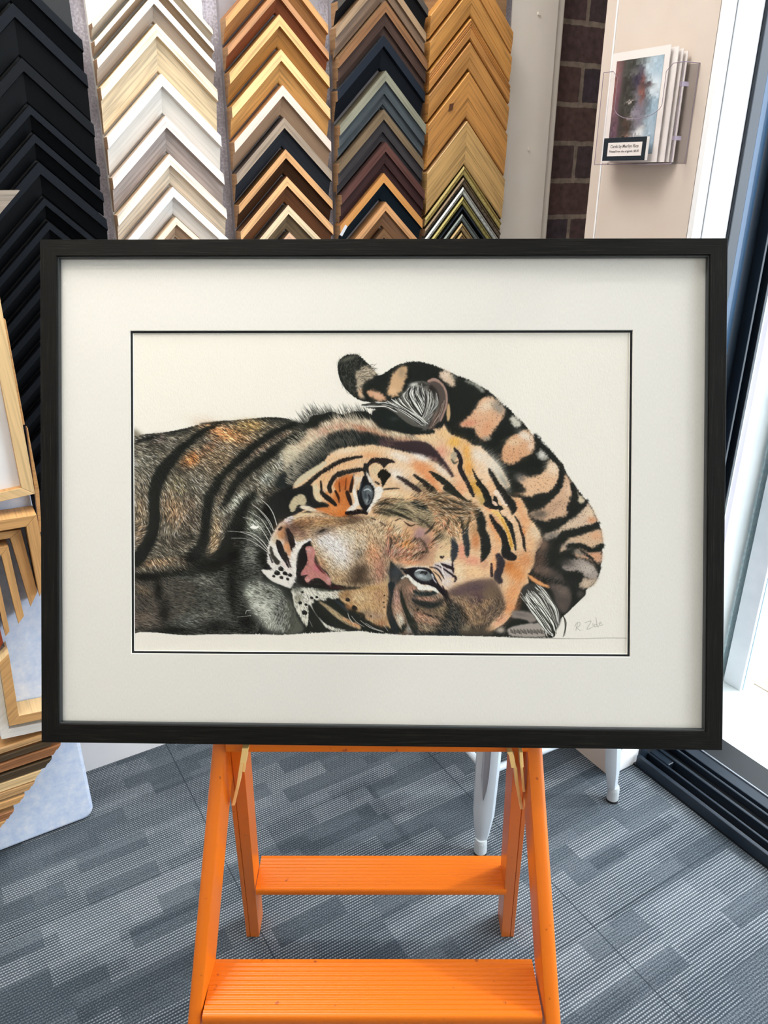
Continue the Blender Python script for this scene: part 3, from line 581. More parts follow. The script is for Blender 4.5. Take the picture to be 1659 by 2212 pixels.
def sheet_pts(s):
    out = []; t = 1
    for tok in s.replace(':', ': ').split():
        if tok.endswith(':'):
            t = int(tok[:-1]); continue
        v = [float(a) for a in tok.split(',')]
        ox, oy, k = TILES[t]
        p = [(ox+v[0]*k-AX0)*AS, (oy+v[1]*k-AY0)*AS]
        if len(v) > 2: p.append(v[2]*k*AS*.5)
        out.append(p)
    return np.array(out)

def blur(a, r):
    if r < .35: return a
    n = max(1, int(math.ceil(r*2.5))); k = np.exp(-.5*(np.arange(-n, n+1)/r)**2); k /= k.sum()
    for ax in (0, 1):
        pad = [(0, 0)]*a.ndim; pad[ax] = (n, n)
        b = np.pad(a, pad, mode='edge'); o = np.zeros_like(a); m = a.shape[ax]
        for i, w in enumerate(k):
            sl = [slice(None)]*a.ndim; sl[ax] = slice(i, i+m); o += w*b[tuple(sl)]
        a = o
    return a

def soft_noise(h, w, r, seed):
    rs = np.random.RandomState(seed); f = max(1, int(r)); gh, gw = h//f+4, w//f+4
    g = rs.rand(gh, gw); y = np.linspace(0, gh-3.01, h); x = np.linspace(0, gw-3.01, w)
    yi, xi = y.astype(int), x.astype(int); fy, fx = (y-yi)[:, None], (x-xi)[None]
    fy = fy*fy*(3-2*fy); fx = fx*fx*(3-2*fx)
    a = g[yi][:, xi]*(1-fx)+g[yi][:, xi+1]*fx; b = g[yi+1][:, xi]*(1-fx)+g[yi+1][:, xi+1]*fx
    return (a*(1-fy)+b*fy)*2-1

PAPER = np.array([238, 233, 224.])
SH = np.ones((CHt, CWd, 3))*PAPER
YY, XX = np.mgrid[0:CHt, 0:CWd].astype(float)
# flow of the fur: tile, x, y, degrees (x right, y down)
FLOW = """1 120 1150 12;1 120 1350 35;1 150 1550 62;1 500 1080 22;1 900 960 26;1 1250 940 28;1 900 1200 30;1 700 1450 42;1 1200 1250 38;1 1500 1400 46;1 1500 960 22
2 130 150 72;2 120 420 -25;2 120 560 -5;2 450 120 68;2 430 300 100;2 600 250 55;2 600 480 25;2 250 720 55;2 480 650 45;2 900 300 52;2 900 500 130;2 1150 150 45;2 1300 200 42;2 1250 450 25;2 1200 650 2;2 600 900 10;2 600 1100 12;2 850 900 20;2 700 1280 14;2 150 1000 40;2 180 1250 15;2 1000 1250 8
2 1300 1000 15;2 1350 1150 28;2 1400 1300 115;2 1560 1250 105;2 1500 800 35;2 1560 400 60;3 100 1300 32;3 60 1500 25;3 250 1050 42;3 300 820 58;3 500 880 58;3 700 900 60;3 900 950 58;3 1100 1050 62;3 1300 1080 72;3 1500 1120 60;3 1600 1050 55;3 450 1200 48
3 650 1250 105;3 900 1200 100;3 1150 1250 115;3 1350 1350 135;3 1550 1450 150;3 600 1400 80;3 640 1560 105;3 1300 1600 140;3 400 1550 100;3 700 250 110;3 900 350 170;3 650 450 60;3 1200 800 20
4 100 380 -20;4 350 300 -15;4 600 350 20;4 450 600 45;4 700 550 50;4 600 800 45;4 900 600 62;4 1000 850 75;4 800 950 60;4 1100 350 120;4 1100 150 -25;4 1350 250 20;4 1350 500 125;4 1300 750 140;4 900 1250 70;4 1050 1400 80;4 700 1200 50;4 450 1300 45;4 200 1300 65;4 80 1450 100;4 1250 1250 75;4 1500 1350 45;4 1250 900 80;4 600 120 60
5 250 1050 100;5 450 1120 110;5 600 1150 -50;5 750 1250 -40;5 900 1400 -35;5 1000 1550 -30;5 700 1500 -30;5 560 1350 -70;5 300 1500 150;5 450 1600 -30;5 100 1350 140;5 300 1250 120
6 1350 450 -30;6 1500 700 -35;6 1450 950 -45;6 1350 1150 -50;6 1200 1400 -48;6 1150 1700 -40;6 1000 600 -35;6 1000 900 -30;6 750 700 -32;6 700 950 -25;6 600 1150 -20;6 500 200 25;6 400 300 30;6 600 350 5;6 200 600 140;6 450 550 60;6 650 550 130;6 1000 1400 60;6 750 1600 60;6 600 1500 55;6 300 1650 45;6 100 1750 40;6 250 1850 50;6 700 1850 70;6 900 1750 -60;6 350 1200 60;6 150 1450 50;6 1100 50 -30;6 1250 250 -35"""
_fx = []
for q in FLOW.replace('\n', ';').split(';'):
    t_, x_, y_, d_ = [float(v) for v in q.split()]
    o_ = TILES[int(t_)]; _fx.append(((o_[0]+x_*o_[2]-AX0)*AS, (o_[1]+y_*o_[2]-AY0)*AS, math.radians(d_)))
gy, gx = np.mgrid[0:CHt:8, 0:CWd:8].astype(float)
c2 = np.zeros_like(gx); s2 = np.zeros_like(gx); ws = np.zeros_like(gx)
for (fx_, fy_, fa_) in _fx:
    w_ = 1/((gx-fx_)**2+(gy-fy_)**2+60.)**1.5
    c2 += w_*math.cos(2*fa_); s2 += w_*math.sin(2*fa_); ws += w_
FANG = .5*np.arctan2(s2, c2)
def flow_at(x, y):
    i = np.clip((y/8).astype(int), 0, FANG.shape[0]-1); j = np.clip((x/8).astype(int), 0, FANG.shape[1]-1)
    return FANG[i, j]
_ang = flow_at(XX, YY)
FCOS, FSIN = np.cos(_ang), np.sin(_ang)
# jitter that follows the hairs: noise smeared along the flow
_n0 = arng.rand(CHt, CWd)*2-1
HAIRN = np.zeros_like(_n0)
for k_ in range(-5, 6):
    ii = np.clip((YY+k_*FSIN).astype(int), 0, CHt-1); jj = np.clip((XX+k_*FCOS).astype(int), 0, CWd-1)
    HAIRN += _n0[ii, jj]
HAIRN /= HAIRN.std()*1.6
GRAIN = blur(arng.rand(CHt, CWd)*2-1, .8); GRAIN /= GRAIN.std()*1.4

def smooth_loop(p, closed, sub=5):
    n = len(p); out = []
    rng_ = range(n) if closed else range(n-1)
    for i in rng_:
        if closed: a, b, c, d = p[i-1], p[i], p[(i+1) % n], p[(i+2) % n]
        else: a, b, c, d = p[max(i-1, 0)], p[i], p[i+1], p[min(i+2, n-1)]
        for k in range(sub):
            t = k/sub
            out.append(.5*((2*b)+(c-a)*t+(2*a-5*b+4*c-d)*t*t+(3*b-a-3*c+d)*t**3))
    if not closed: out.append(p[-1])
    return np.array(out)

def warped(x0, x1, y0, y1, fur, mode):
    X, Y = XX[y0:y1, x0:x1], YY[y0:y1, x0:x1]
    if fur <= 0: return X, Y
    N = (HAIRN if mode == 'hair' else GRAIN)[y0:y1, x0:x1]*fur*AS
    if mode == 'hair': return X+N*FCOS[y0:y1, x0:x1], Y+N*FSIN[y0:y1, x0:x1]
    return X+N, Y+np.roll(N, 7, axis=1)

def lay(m, box, col, a):
    y0, y1, x0, x1 = box
    c = np.array([int(col[i:i+2], 16) for i in (0, 2, 4)], float) if isinstance(col, str) else np.array(col, float)
    m = (m*a)[..., None]
    SH[y0:y1, x0:x1] = SH[y0:y1, x0:x1]*(1-m)+c*m

def poly_mask(s, soft=.7, fur=2., mode='hair', sub=4):
    p = smooth_loop(sheet_pts(s)[:, :2], True, sub)
    pad = int(fur*AS*2+soft*3*AS+3)
    x0, x1 = max(0, int(p[:, 0].min())-pad), min(CWd, int(p[:, 0].max())+pad)
    y0, y1 = max(0, int(p[:, 1].min())-pad), min(CHt, int(p[:, 1].max())+pad)
    X, Y = warped(x0, x1, y0, y1, fur, mode)
    ins = np.zeros(X.shape, bool); q = np.roll(p, -1, axis=0)
    for (ax, ay), (bx, by) in zip(p, q):
        if ay == by: continue
        ins ^= ((ay > Y) != (by > Y)) & (X < (bx-ax)*(Y-ay)/(by-ay)+ax)
    return blur(ins.astype(float), soft*AS), (y0, y1, x0, x1)

def P(s, col, soft=.7, fur=2., a=1., mode='hair'):
    m, box = poly_mask(s, soft, fur, mode); lay(m, box, col, a)

def L(s, col, soft=.6, fur=1.5, a=1., mode='hair'):
    p = smooth_loop(sheet_pts(s), False, 4); r = p[:, 2].max()
    pad = int(r+fur*AS*2+soft*3*AS+3)
    x0, x1 = max(0, int(p[:, 0].min())-pad), min(CWd, int(p[:, 0].max())+pad)
    y0, y1 = max(0, int(p[:, 1].min())-pad), min(CHt, int(p[:, 1].max())+pad)
    if x1 <= x0 or y1 <= y0: return
    X, Y = warped(x0, x1, y0, y1, fur, mode); best = np.full(X.shape, -1e9)
    for (ax, ay, ar), (bx, by, br) in zip(p[:-1], p[1:]):
        dx, dy = bx-ax, by-ay; l2 = dx*dx+dy*dy+1e-9
        t = np.clip(((X-ax)*dx+(Y-ay)*dy)/l2, 0, 1)
        best = np.maximum(best, ar+(br-ar)*t-np.hypot(X-ax-t*dx, Y-ay-t*dy))
    lay(blur(np.clip(best+.5, 0, 1), soft*AS), (y0, y1, x0, x1), col, a)

def B(t, x, y, rx, ry, col, a=.8, ang=0.):
    ox, oy, k = TILES[t]; cx, cy = (ox+x*k-AX0)*AS, (oy+y*k-AY0)*AS; rx *= k*AS; ry *= k*AS
    R = int(max(rx, ry)*2.2)+2
    x0, x1, y0, y1 = max(0, int(cx)-R), min(CWd, int(cx)+R), max(0, int(cy)-R), min(CHt, int(cy)+R)
    if x1 <= x0 or y1 <= y0: return
    X, Y = XX[y0:y1, x0:x1]-cx, YY[y0:y1, x0:x1]-cy; c, s = math.cos(math.radians(ang)), math.sin(math.radians(ang))
    d = ((X*c+Y*s)/rx)**2+((-X*s+Y*c)/ry)**2
    d = d*(1+.35*HAIRN[y0:y1, x0:x1])
    lay(np.exp(-np.clip(d, 0, 20)**1.3), (y0, y1, x0, x1), col, a)

def G(t, x, y, rx, ry, k, ang=0.):
    """a darker or lighter passage of hatching"""
    ox, oy, kk = TILES[t]; cx, cy = (ox+x*kk-AX0)*AS, (oy+y*kk-AY0)*AS; rx *= kk*AS; ry *= kk*AS; R = int(max(rx, ry)*2.2)+2
    x0, x1, y0, y1 = max(0, int(cx)-R), min(CWd, int(cx)+R), max(0, int(cy)-R), min(CHt, int(cy)+R)
    X, Y = XX[y0:y1, x0:x1]-cx, YY[y0:y1, x0:x1]-cy; c, s = math.cos(math.radians(ang)), math.sin(math.radians(ang))
    d = (((X*c+Y*s)/rx)**2+((-X*s+Y*c)/ry)**2)*(1+.25*HAIRN[y0:y1, x0:x1]); m = (np.exp(-np.clip(d, 0, 20)**1.2)*SILM[y0:y1, x0:x1])[..., None]
    SH[y0:y1, x0:x1] = np.clip(SH[y0:y1, x0:x1]*(1+(np.array(k)-1)*m), 5, 240)

def spots(t, s, col='1c1b1a'):
    for tok in s.split():
        x, y, r = [float(v) for v in tok.split(',')]; q = '%d: %g,%g,%g %g,%g,%g' % (t, x-r*.25, y, 2*r, x+r*.25, y+r*.2, 1.8*r)
        L(q, col, .4, .8)

def hair_layer(n, length, mask, col=None, gain=1., alpha=.8, wid=.7, jit=.25, curve=.0, bend=0):
    """n hairs laid along the flow; colour = the wash under the root times gain, or col"""
    ys, xs = np.nonzero(mask > .3)
    if len(ys) == 0: return
    pk = arng.randint(0, len(ys), n); x = xs[pk]+arng.rand(n); y = ys[pk]+arng.rand(n)
    keep = arng.rand(n) < mask[ys[pk], xs[pk]]; x, y = x[keep], y[keep]; n = len(x)
    a = flow_at(x, y)+bend+(arng.randn(n))*jit; ln = length*AS*(.5+arng.rand(n)); st = int(length*AS*1.5*1.4)+2
    da = arng.randn(n)*curve/st
    if col is None: base = SH[y.astype(int), x.astype(int)]*gain
    else: base = np.ones((n, 3))*np.array([int(col[i:i+2], 16) for i in (0, 2, 4)])
    A = np.zeros((CHt, CWd)); Cc = np.zeros((CHt, CWd, 3)); px, py = x.copy(), y.copy(); step = ln/st
    al = alpha*(.6+.4*arng.rand(n))
    for k in range(st):
        u = k/(st-1.); w = al*min(1, (1-u)*1.6)*min(1, .4+u*3)
        xi, yi = np.floor(px).astype(int), np.floor(py).astype(int); fx, fy = px-xi, py-yi
        for dx_, dy_, ww in ((0, 0, (1-fx)*(1-fy)), (1, 0, fx*(1-fy)), (0, 1, (1-fx)*fy), (1, 1, fx*fy)):
            X_, Y_ = xi+dx_, yi+dy_; ok = (X_ >= 0) & (X_ < CWd) & (Y_ >= 0) & (Y_ < CHt)
            v = (np.clip(ww*1.5, 0, 1)*w)[ok]; X_, Y_ = X_[ok], Y_[ok]
            win = v > A[Y_, X_]; A[Y_[win], X_[win]] = v[win]; Cc[Y_[win], X_[win]] = base[ok][win]
        px += np.cos(a)*step; py += np.sin(a)*step; a += da
    m = np.clip(A, 0, 1)[..., None]
    SH[:] = SH*(1-m)+np.clip(Cc, 0, 248)*m

def region(s, soft=6):
    M = np.zeros((CHt, CWd)); m, b = poly_mask(s, soft, 0); M[b[0]:b[1], b[2]:b[3]] = m; return M

def strands(t, rows, col, w=1.6, a=1.):
    for r in rows.strip().split('\n'):
        q = r.split(); k = len(q); o = []
        for i, tok in enumerate(q):
            o.append(tok+',%g' % (w/TILES[t][2]*(.35+.65*math.sin(math.pi*min(1, .25+i/(k-.5))))))
        L('%d: ' % t+' '.join(o), col, .35, 0, a)

INK = '1c1d1c'
SIL = ("2: 10,1200 10,700 10,200 1: 10,1400 10,1095 70,1084 200,1062 380,1045 560,1012 740,968 920,938 1100,925 1280,908 1400,898 1540,905 1640,930 3: 0,868 130,885 230,900 "
       "290,820 400,800 520,770 640,800 760,770 900,768 965,800 1000,760 1010,740 900,722 960,668 860,650 780,612 710,552 650,485 608,400 585,300 592,220 640,160 720,130 810,138 880,188 950,260 1040,360 1120,330 1230,262 1340,222 1440,208 1550,212 "
       "5: 0,208 120,225 280,280 430,350 600,415 720,480 860,570 960,670 1060,745 1130,830 1220,910 1290,1010 1400,1110 1530,1230 1640,1350 "
       "7: 490,632 550,720 640,840 700,920 745,1030 775,1110 786,1220 775,1370 755,1480 710,1560 655,1600 640,1650 570,1720 500,1790 420,1870 395,1960 370,2005 200,2008 0,2002 "
       "6: 0,1962 4: 1300,1608 1000,1590 850,1568 600,1575 300,1590 0,1606 2: 1500,1394 1200,1385 800,1388 600,1396 60,1390 15,1390")
silm, silb = poly_mask(SIL, .5, 1.6)
SILM = np.zeros((CHt, CWd)); SILM[silb[0]:silb[1], silb[2]:silb[3]] = silm
lay(silm, silb, '1e201e', 1)
# --- body washes
P("1: 40,1110 200,1085 380,1065 560,1040 740,990 920,960 1100,945 1280,930 1540,930 1659,960 3: 200,930 0,1150 0,1500 2: 1500,100 1300,200 1150,450 1050,560 800,640 600,720 300,790 40,800", '857d6e', 4, 2)
for q in ((1,950,1040,230,75,'cfa785',20),(1,1250,965,150,50,'c3a97e',5),(1,640,1300,90,60,'b48d68',-30),(1,820,1180,110,60,'a8876d',-40),(1,500,1560,90,90,'bfae88',0),
          (1,180,1320,150,110,'a29c8c',0),(1,130,1560,70,90,'b9a893',0),(1,1050,1150,160,60,'b0a08a',-30),(1,750,1480,120,80,'8f8778',0),(1,330,1110,60,50,'96857c',0),
          (1,1560,1060,80,24,'a98a72',-25),(1,1330,1190,170,24,'a98a72',-35),(1,1080,1370,140,22,'8d7a68',-42),(1,1560,1320,110,80,'b9b7ac',-30),(1,1380,1480,90,70,'a3a79f',-40),(1,1630,1210,40,60,'cfae98',0),
          (2,150,120,60,130,'a8967f',0),(2,130,430,60,130,'a6927f',0),(2,420,60,80,90,'b59c82',0),(2,480,230,110,120,'a5917c',0),(2,640,110,80,80,'9a8470',0),(2,640,300,90,90,'7d6c5e',0),
          (2,450,500,120,60,'5c534a',0),(2,330,690,200,50,'8d7a66',-8),(2,560,680,90,40,'8d7a66',-20),(2,900,330,60,170,'a7998a',12),(2,880,520,70,70,'a8917a',0),(2,1000,130,50,130,'8d8d80',35),
          (2,1100,90,40,110,'b4b6aa',40),(2,950,60,50,60,'96826e',0)):
    B(q[0], q[1], q[2], q[3], q[4], q[5], .85, q[6])
# lower foreleg
P("2: 60,860 200,900 260,960 340,1100 360,1250 300,1300 60,1330", '5e544c', 5, 2)
P("2: 330,840 500,830 700,800 900,860 980,960 1050,1100 1100,1250 1000,1290 800,1330 560,1340 440,1250 400,1100 350,960", '55564f', 8, 2)
for q in ((2,160,940,70,40,'83745f',20),(2,200,1210,90,40,'8a7c72',0),(2,560,900,120,40,'6d6960',10),(2,760,860,110,50,'74736c',30),(2,680,1080,130,50,'727369',10),(2,620,1280,120,60,'7d827c',15),(2,950,1180,90,50,'6a6b64',0),
          (2,1000,1270,60,25,'55565a',0),(2,870,1290,70,60,'1d1f20',0),(2,320,900,50,90,'17120f',0),(2,370,1130,30,120,'1b1c19',0),(2,200,830,90,35,'14100f',0),(2,1180,1250,70,120,'191d20',0),(2,1050,1000,40,220,'191b1a',0),
          (2,900,720,140,60,'262620',-30),(2,700,640,90,50,'23241e',-20)):
    B(*q[:6], .85, q[6])
# neck
for q in ((2,1240,340,130,110,'5f635b',30),(2,1270,290,60,50,'a9ae9e',20),(2,1220,460,110,50,'5c5f5a',20),(2,1230,640,90,110,'4c4e4a',0),(2,1200,560,60,30,'74766d',0),(2,1380,700,60,160,'141414',10),(2,1420,210,90,130,'191b1b',20),
          (2,1560,150,50,90,'4b4f4a',0),(2,1230,200,120,40,'5f625a',40),(2,1250,60,90,40,'9a9b90',30),(2,1130,370,40,150,'1c1e1d',15)):
    B(*q[:6], .8, q[6])
# --- body stripes
L("1: 930,950,18 820,1000,40 720,1060,55 620,1140,62 520,1230,82 430,1340,105 350,1440,125 300,1560,125 2: 285,30,115 280,150,100 290,260,105 270,380,115 230,490,115 160,590,120 90,680,110", INK, 1., 3.2)
L("1: 1659,960,40 1500,1020,55 1380,1090,65 1250,1180,75 1130,1290,75 1020,1390,66 930,1480,72 870,1590,85 2: 820,60,90 795,200,85 780,360,85 760,500,95 690,600,120 620,650,80", INK, 1., 3)
L("1: 1659,1085,60 1540,1160,78 1400,1255,90 1250,1370,85 1130,1470,80 1050,1580,70 2: 990,80,60 930,170,25", INK, 1.1, 3)
L("2: 1260,20,50 1180,110,80 1110,230,100 1060,350,100 1010,470,110 950,600,120 850,680,80", '1e201e', 2, 3)
L("1: 80,1150,20 160,1118,34 260,1092,34 340,1082,16", INK, .8, 2)
L("1: 740,960,10 900,950,22 990,935,10", '3a3930', 1, 2)
L("2: 80,720,60 150,650,90 200,560,90", INK, 1, 2)
L("2: 80,800,30 240,795,30 420,790,24 620,735,30 800,640,40", '24231e', 1.2, 3)
BODY = SILM*region("1: 30,1060 380,1030 740,960 1100,910 1400,890 1659,930 3: 180,900 60,1100 0,1400 0,1659 2: 1500,200 1450,300 1400,450 1330,700 1200,820 1180,1000 1250,1200 1350,1390 30,1395", 3)
_bd = BODY*.45; SH[:] = SH*(1-_bd[..., None]*.28)
hair_layer(11000, 12, BODY, None, .3, .85, jit=.14)
hair_layer(9000, 12, BODY, None, 1.75, .8, jit=.14)
hair_layer(7000, 12, BODY, '171816', 1, .85, jit=.14)
hair_layer(2600, 13, BODY, None, 2.6, .85, jit=.16)
hair_layer(3000, 11, BODY, '131413', 1, .85, jit=.16)
hair_layer(4000, 11, region("2: 60,860 200,850 700,800 1000,700 1330,250 1400,500 1330,800 1250,1200 1250,1390 60,1390", 3), 'a5a49a', 1, .6, jit=.18)
hair_layer(1500, 11, region("2: 60,860 200,850 500,830 700,1000 400,1300 60,1390", 3), 'a58f7c', 1, .5, jit=.18)
for q in ((2,1120,400,60,270,.42,15),(2,1060,700,70,180,.45,0),(2,1400,150,70,150,.4,30),(2,1350,640,60,120,.35,0),(2,900,700,220,70,.5,-25),(2,200,835,140,40,.25,0),(2,320,950,40,120,.4,0),(2,380,1180,60,110,.45,0),(2,1050,980,50,200,.4,0),(2,1180,1250,90,110,.3,0),
          (2,900,1310,170,60,.45,0),(2,450,1350,350,36,.4,0),(3,60,1640,110,80,.45,0),(2,1480,120,80,150,.5,0),(2,640,640,110,60,.5,-10),(1,300,1200,130,60,.85,0),(1,560,1400,80,60,.8,0),(2,560,900,160,30,.75,10),(2,620,460,120,50,.7,0),(2,1200,900,60,80,.5,0),
          (2,1240,320,110,70,1.8,20),(2,1220,640,70,90,1.35,0),(2,720,1200,150,70,1.35,10),(1,1560,1320,130,90,1.35,-30),(1,1400,1500,110,60,1.3,-40),(2,1090,80,36,120,1.5,40),(2,880,420,50,200,(1.35,1.25,1.1),8),(2,480,200,120,150,(1.2,1.1,1.),0),(2,150,300,60,220,(1.15,1.08,1.),0),
          (1,950,1040,230,70,(1.35,1.15,.98),20),(1,640,1310,110,70,(1.35,1.1,.88),-30),(1,1200,990,160,60,(1.2,1.1,.92),0),(1,1150,1100,200,80,(1.15,1.08,.98),0),(1,900,1300,200,160,(1.15,1.05,.95),0),(2,300,690,200,40,(1.3,1.2,1.1),-8),(2,780,850,120,60,1.3,25),(2,180,960,90,40,(1.15,1.1,1.03),20),(2,180,1220,80,40,(1.12,1.08,1.03),0),(2,550,1080,520,260,.66,0),(2,150,1050,120,240,.8,0),(2,1230,1250,90,160,.7,0)):
    G(*q)
for s_, a_ in (("1: 930,950,14 820,1000,34 720,1060,46 620,1140,54 520,1230,72 430,1340,92 350,1440,110 300,1560,110 2: 285,30,100 280,150,90 290,260,95 270,380,100 230,490,100 160,590,105 90,680,95", .8),
               ("1: 1659,960,30 1500,1020,45 1380,1090,55 1250,1180,64 1130,1290,64 1020,1390,56 930,1480,62 870,1590,72 2: 820,60,76 795,200,72 780,360,72 760,500,80 690,600,100", .8),
               ("1: 1659,1085,50 1540,1160,66 1400,1255,76 1250,1370,72 1130,1470,66 1050,1580,56 2: 990,80,46 940,160,16", .8), ("2: 1260,20,40 1180,110,60 1110,230,80 1060,350,80 1010,470,90 950,600,90", .7)):
    L(s_, '181a18', 1.2, 4, a_)
# --- ruff
P("3: 0,1180 120,1130 240,1030 240,960 340,960 430,880 560,840 700,850 860,850 980,880 1060,950 1200,980 1340,1010 1480,1020 1540,1000 1659,990 1659,1150 1500,1130 1300,1100 1100,1040 900,990 700,970 500,1010 350,1100 200,1230 60,1400 0,1500", 'd9c0a4', 2, 4)
for q in ((3,400,1010,110,45,'cf9a84',-38),(3,600,930,110,36,'cf9a84',-5),(3,850,950,110,30,'bf7c62',15),(3,1050,1010,130,30,'cf9474',20),(3,1300,1070,130,26,'c89276',10),(3,60,1250,90,110,'cfc4a8',-40),(3,60,1380,70,60,'a5a18f',-30),(3,200,1110,90,36,'d7b394',-40),
          (3,1560,1060,90,40,'eccba4',0),(3,450,900,70,30,'dcc8ae',-20),(3,280,1000,70,30,'dba98c',-40),(3,1200,1010,120,20,'e6cfae',12)):
    B(*q[:6], .85, q[6])
L("3: -40,1560,150 60,1480,170 180,1370,200 300,1260,200 430,1150,180 560,1080,150 700,1050,140 850,1050,120 1000,1075,110 1150,1115,120", '222626', 2.5, 4)
L("3: 1080,1100,90 1200,1130,110 1330,1160,115 1450,1180,120 1580,1220,130 1640,1270,120", '4c3b3d', 2.5, 3)
L("3: 1150,1160,30 1300,1190,40 1450,1225,50 1560,1270,60", '221c20', 1.5, 2)
B(3, 1200, 1110, 60, 25, '8a6a5c', .7); B(3, 1430, 1110, 80, 25, '8a5c50', .6)
RUFF = region("3: 0,1150 300,900 600,830 900,850 1300,1000 1600,1000 1659,1250 1300,1180 900,1100 600,1130 400,1250 200,1450 60,1600 0,1650", 3)
hair_layer(2500, 12, RUFF, None, .45, .7, jit=.12); hair_layer(1600, 12, RUFF, None, 1.45, .6, jit=.12)
hair_layer(700, 16, region("3: 0,1100 300,950 450,1050 200,1300 60,1500 0,1560", 4), 'e2d8c0', 1, .8, jit=.1)
hair_layer(500, 17, region("3: 0,1300 200,1200 500,1040 800,1000 800,1090 500,1150 200,1420 0,1560", 4), '8a8274', 1, .6, jit=.1)
# mane tips above the ruff
MANE = region("3: 200,900 260,800 400,780 560,790 700,800 900,780 980,830 900,860 600,850 400,900 300,960", 2)
hair_layer(420, 22, MANE, '1d1f1c', 1, 1., jit=.14, bend=math.pi)
hair_layer(300, 14, region("3: 0,880 150,890 230,900 280,960 100,980 0,960", 2), '1d1f1c', 1, .9, jit=.14, bend=math.pi)
hair_layer(150, 18, region("3: 500,850 700,830 950,880 1000,940 700,900", 2), 'e8d9c2', 1, .9, jit=.1, bend=math.pi)
# --- upper head wash
P("3: 90,1600 110,1550 200,1480 330,1400 440,1310 500,1240 620,1180 800,1155 1000,1145 1200,1180 1400,1235 1540,1275 1640,1330 5: 60,1240 150,1290 250,1350 330,1420 300,1300 200,1200 150,1090 40,1060 0,1025 130,1000 200,955 290,960 325,910 360,980 440,1040 560,1080 620,1125 740,1165 830,1260 900,1330 960,1400 1010,1490 1060,1600 6: 1150,100 1230,190 1330,200 1420,330 1450,450 1540,560 1600,680 1620,780 1540,900 1520,1050 1440,1200 1450,1290 1350,1390 1290,1550 1230,1700 1150,1800 1080,1850 950,1900 900,1700 400,1500 0,1300 4: 1200,800 900,400 700,250 300,200 100,300 0,200", 'e6c09a', .8, 2.4)
for q in ((3,1330,1290,220,50,'f4ece2',20),(3,700,1200,180,30,'ead8bc',-8),(3,1000,1210,150,50,'ecc8a0',5),(3,950,1260,110,40,'e3a878',0),(3,1550,1400,170,70,'e39a6a',30),(3,1330,1410,170,50,'f0d3b4',20),(3,650,1370,150,40,'e2b387',-15),
          (3,450,1500,60,110,'e0b080',40),(3,250,1480,130,26,'d3c6a8',-35),(3,1250,1480,120,60,'f3ebe2',30),(3,1350,1590,90,50,'d6c3ad',40),(3,1000,1420,50,60,'d9c4a0',0),
          (5,60,1280,110,40,'f3eee8',20),(5,300,1430,130,40,'f3e2d2',40),(5,60,1400,110,60,'e59a68',30),(5,280,1230,70,90,'df9c84',40),(5,150,1060,120,40,'efcfa6',0),(5,320,1010,60,50,'edc48e',0),
          (5,440,1110,80,60,'eeb355',0),(5,580,1230,50,110,'eba84e',-10),(5,600,1400,60,100,'e9a450',-10),(5,720,1260,110,80,'f1e4d6',40),(5,860,1380,100,130,'ece2d4',-30),(5,960,1500,60,150,'cfcabd',-25),(5,760,1480,80,150,'f1cfb0',-25),
          (5,480,1480,50,110,'f0bd98',-20),(5,640,1600,50,90,'d9a14a',-15),(5,170,1520,110,40,'e58f5c',35),(5,540,1600,60,80,'efb088',-20),(5,330,1340,40,70,'eebfa8',-30),
          (6,280,90,110,40,'e79a66',45),(6,560,90,60,90,'ebab80',-30),(6,800,90,60,120,'d6a048',-20),(6,860,240,50,60,'b59a58',-20),(6,980,90,70,120,'eebb90',-25),(6,1120,130,40,90,'f3dcc8',-25),
          (6,1320,300,60,110,'e8a878',-20),(6,1400,500,70,130,'eaa878',-25),(6,1530,650,60,110,'e9cfb0',-30),(6,1460,800,70,110,'ecb98c',0),(6,1380,640,30,60,'d98a52',0),(6,1400,1000,110,110,'e2935a',0),(6,1200,1080,90,90,'b5672f',0),(6,1300,1180,110,130,'dd8b4c',-40),
          (6,1250,1420,100,160,'e39a64',30),(6,1200,1620,90,110,'e0945f',40),(6,1090,1770,110,60,'e6a582',-40),(6,950,330,80,40,'e89a68',30),(6,1020,560,70,130,'e2925c',-25),(6,1060,720,60,110,'eaa874',-20),(6,1020,900,60,110,'ecb286',0),(6,1010,1080,60,110,'eba878',0),
          (6,760,620,60,100,'b58c62',0),(6,770,760,60,110,'c57c4c',0),(6,600,880,60,110,'e0947c',0),(6,740,1010,130,60,'e79c80',10),(6,560,1150,70,80,'f3dcb8',0),(6,780,1160,170,70,'efc396',0),(6,880,1060,60,70,'d9a582',0),
          (6,400,720,60,150,'dcbc90',0),(6,330,940,130,60,'e6cca2',-20),(6,150,1000,110,50,'d9c3a0',-30),(6,420,1040,60,60,'efe6dc',0),(6,400,1280,90,80,'e2d6d2',20),(6,560,1240,60,50,'e9cfb0',0)):
    B(*q[:6], .85, q[6])
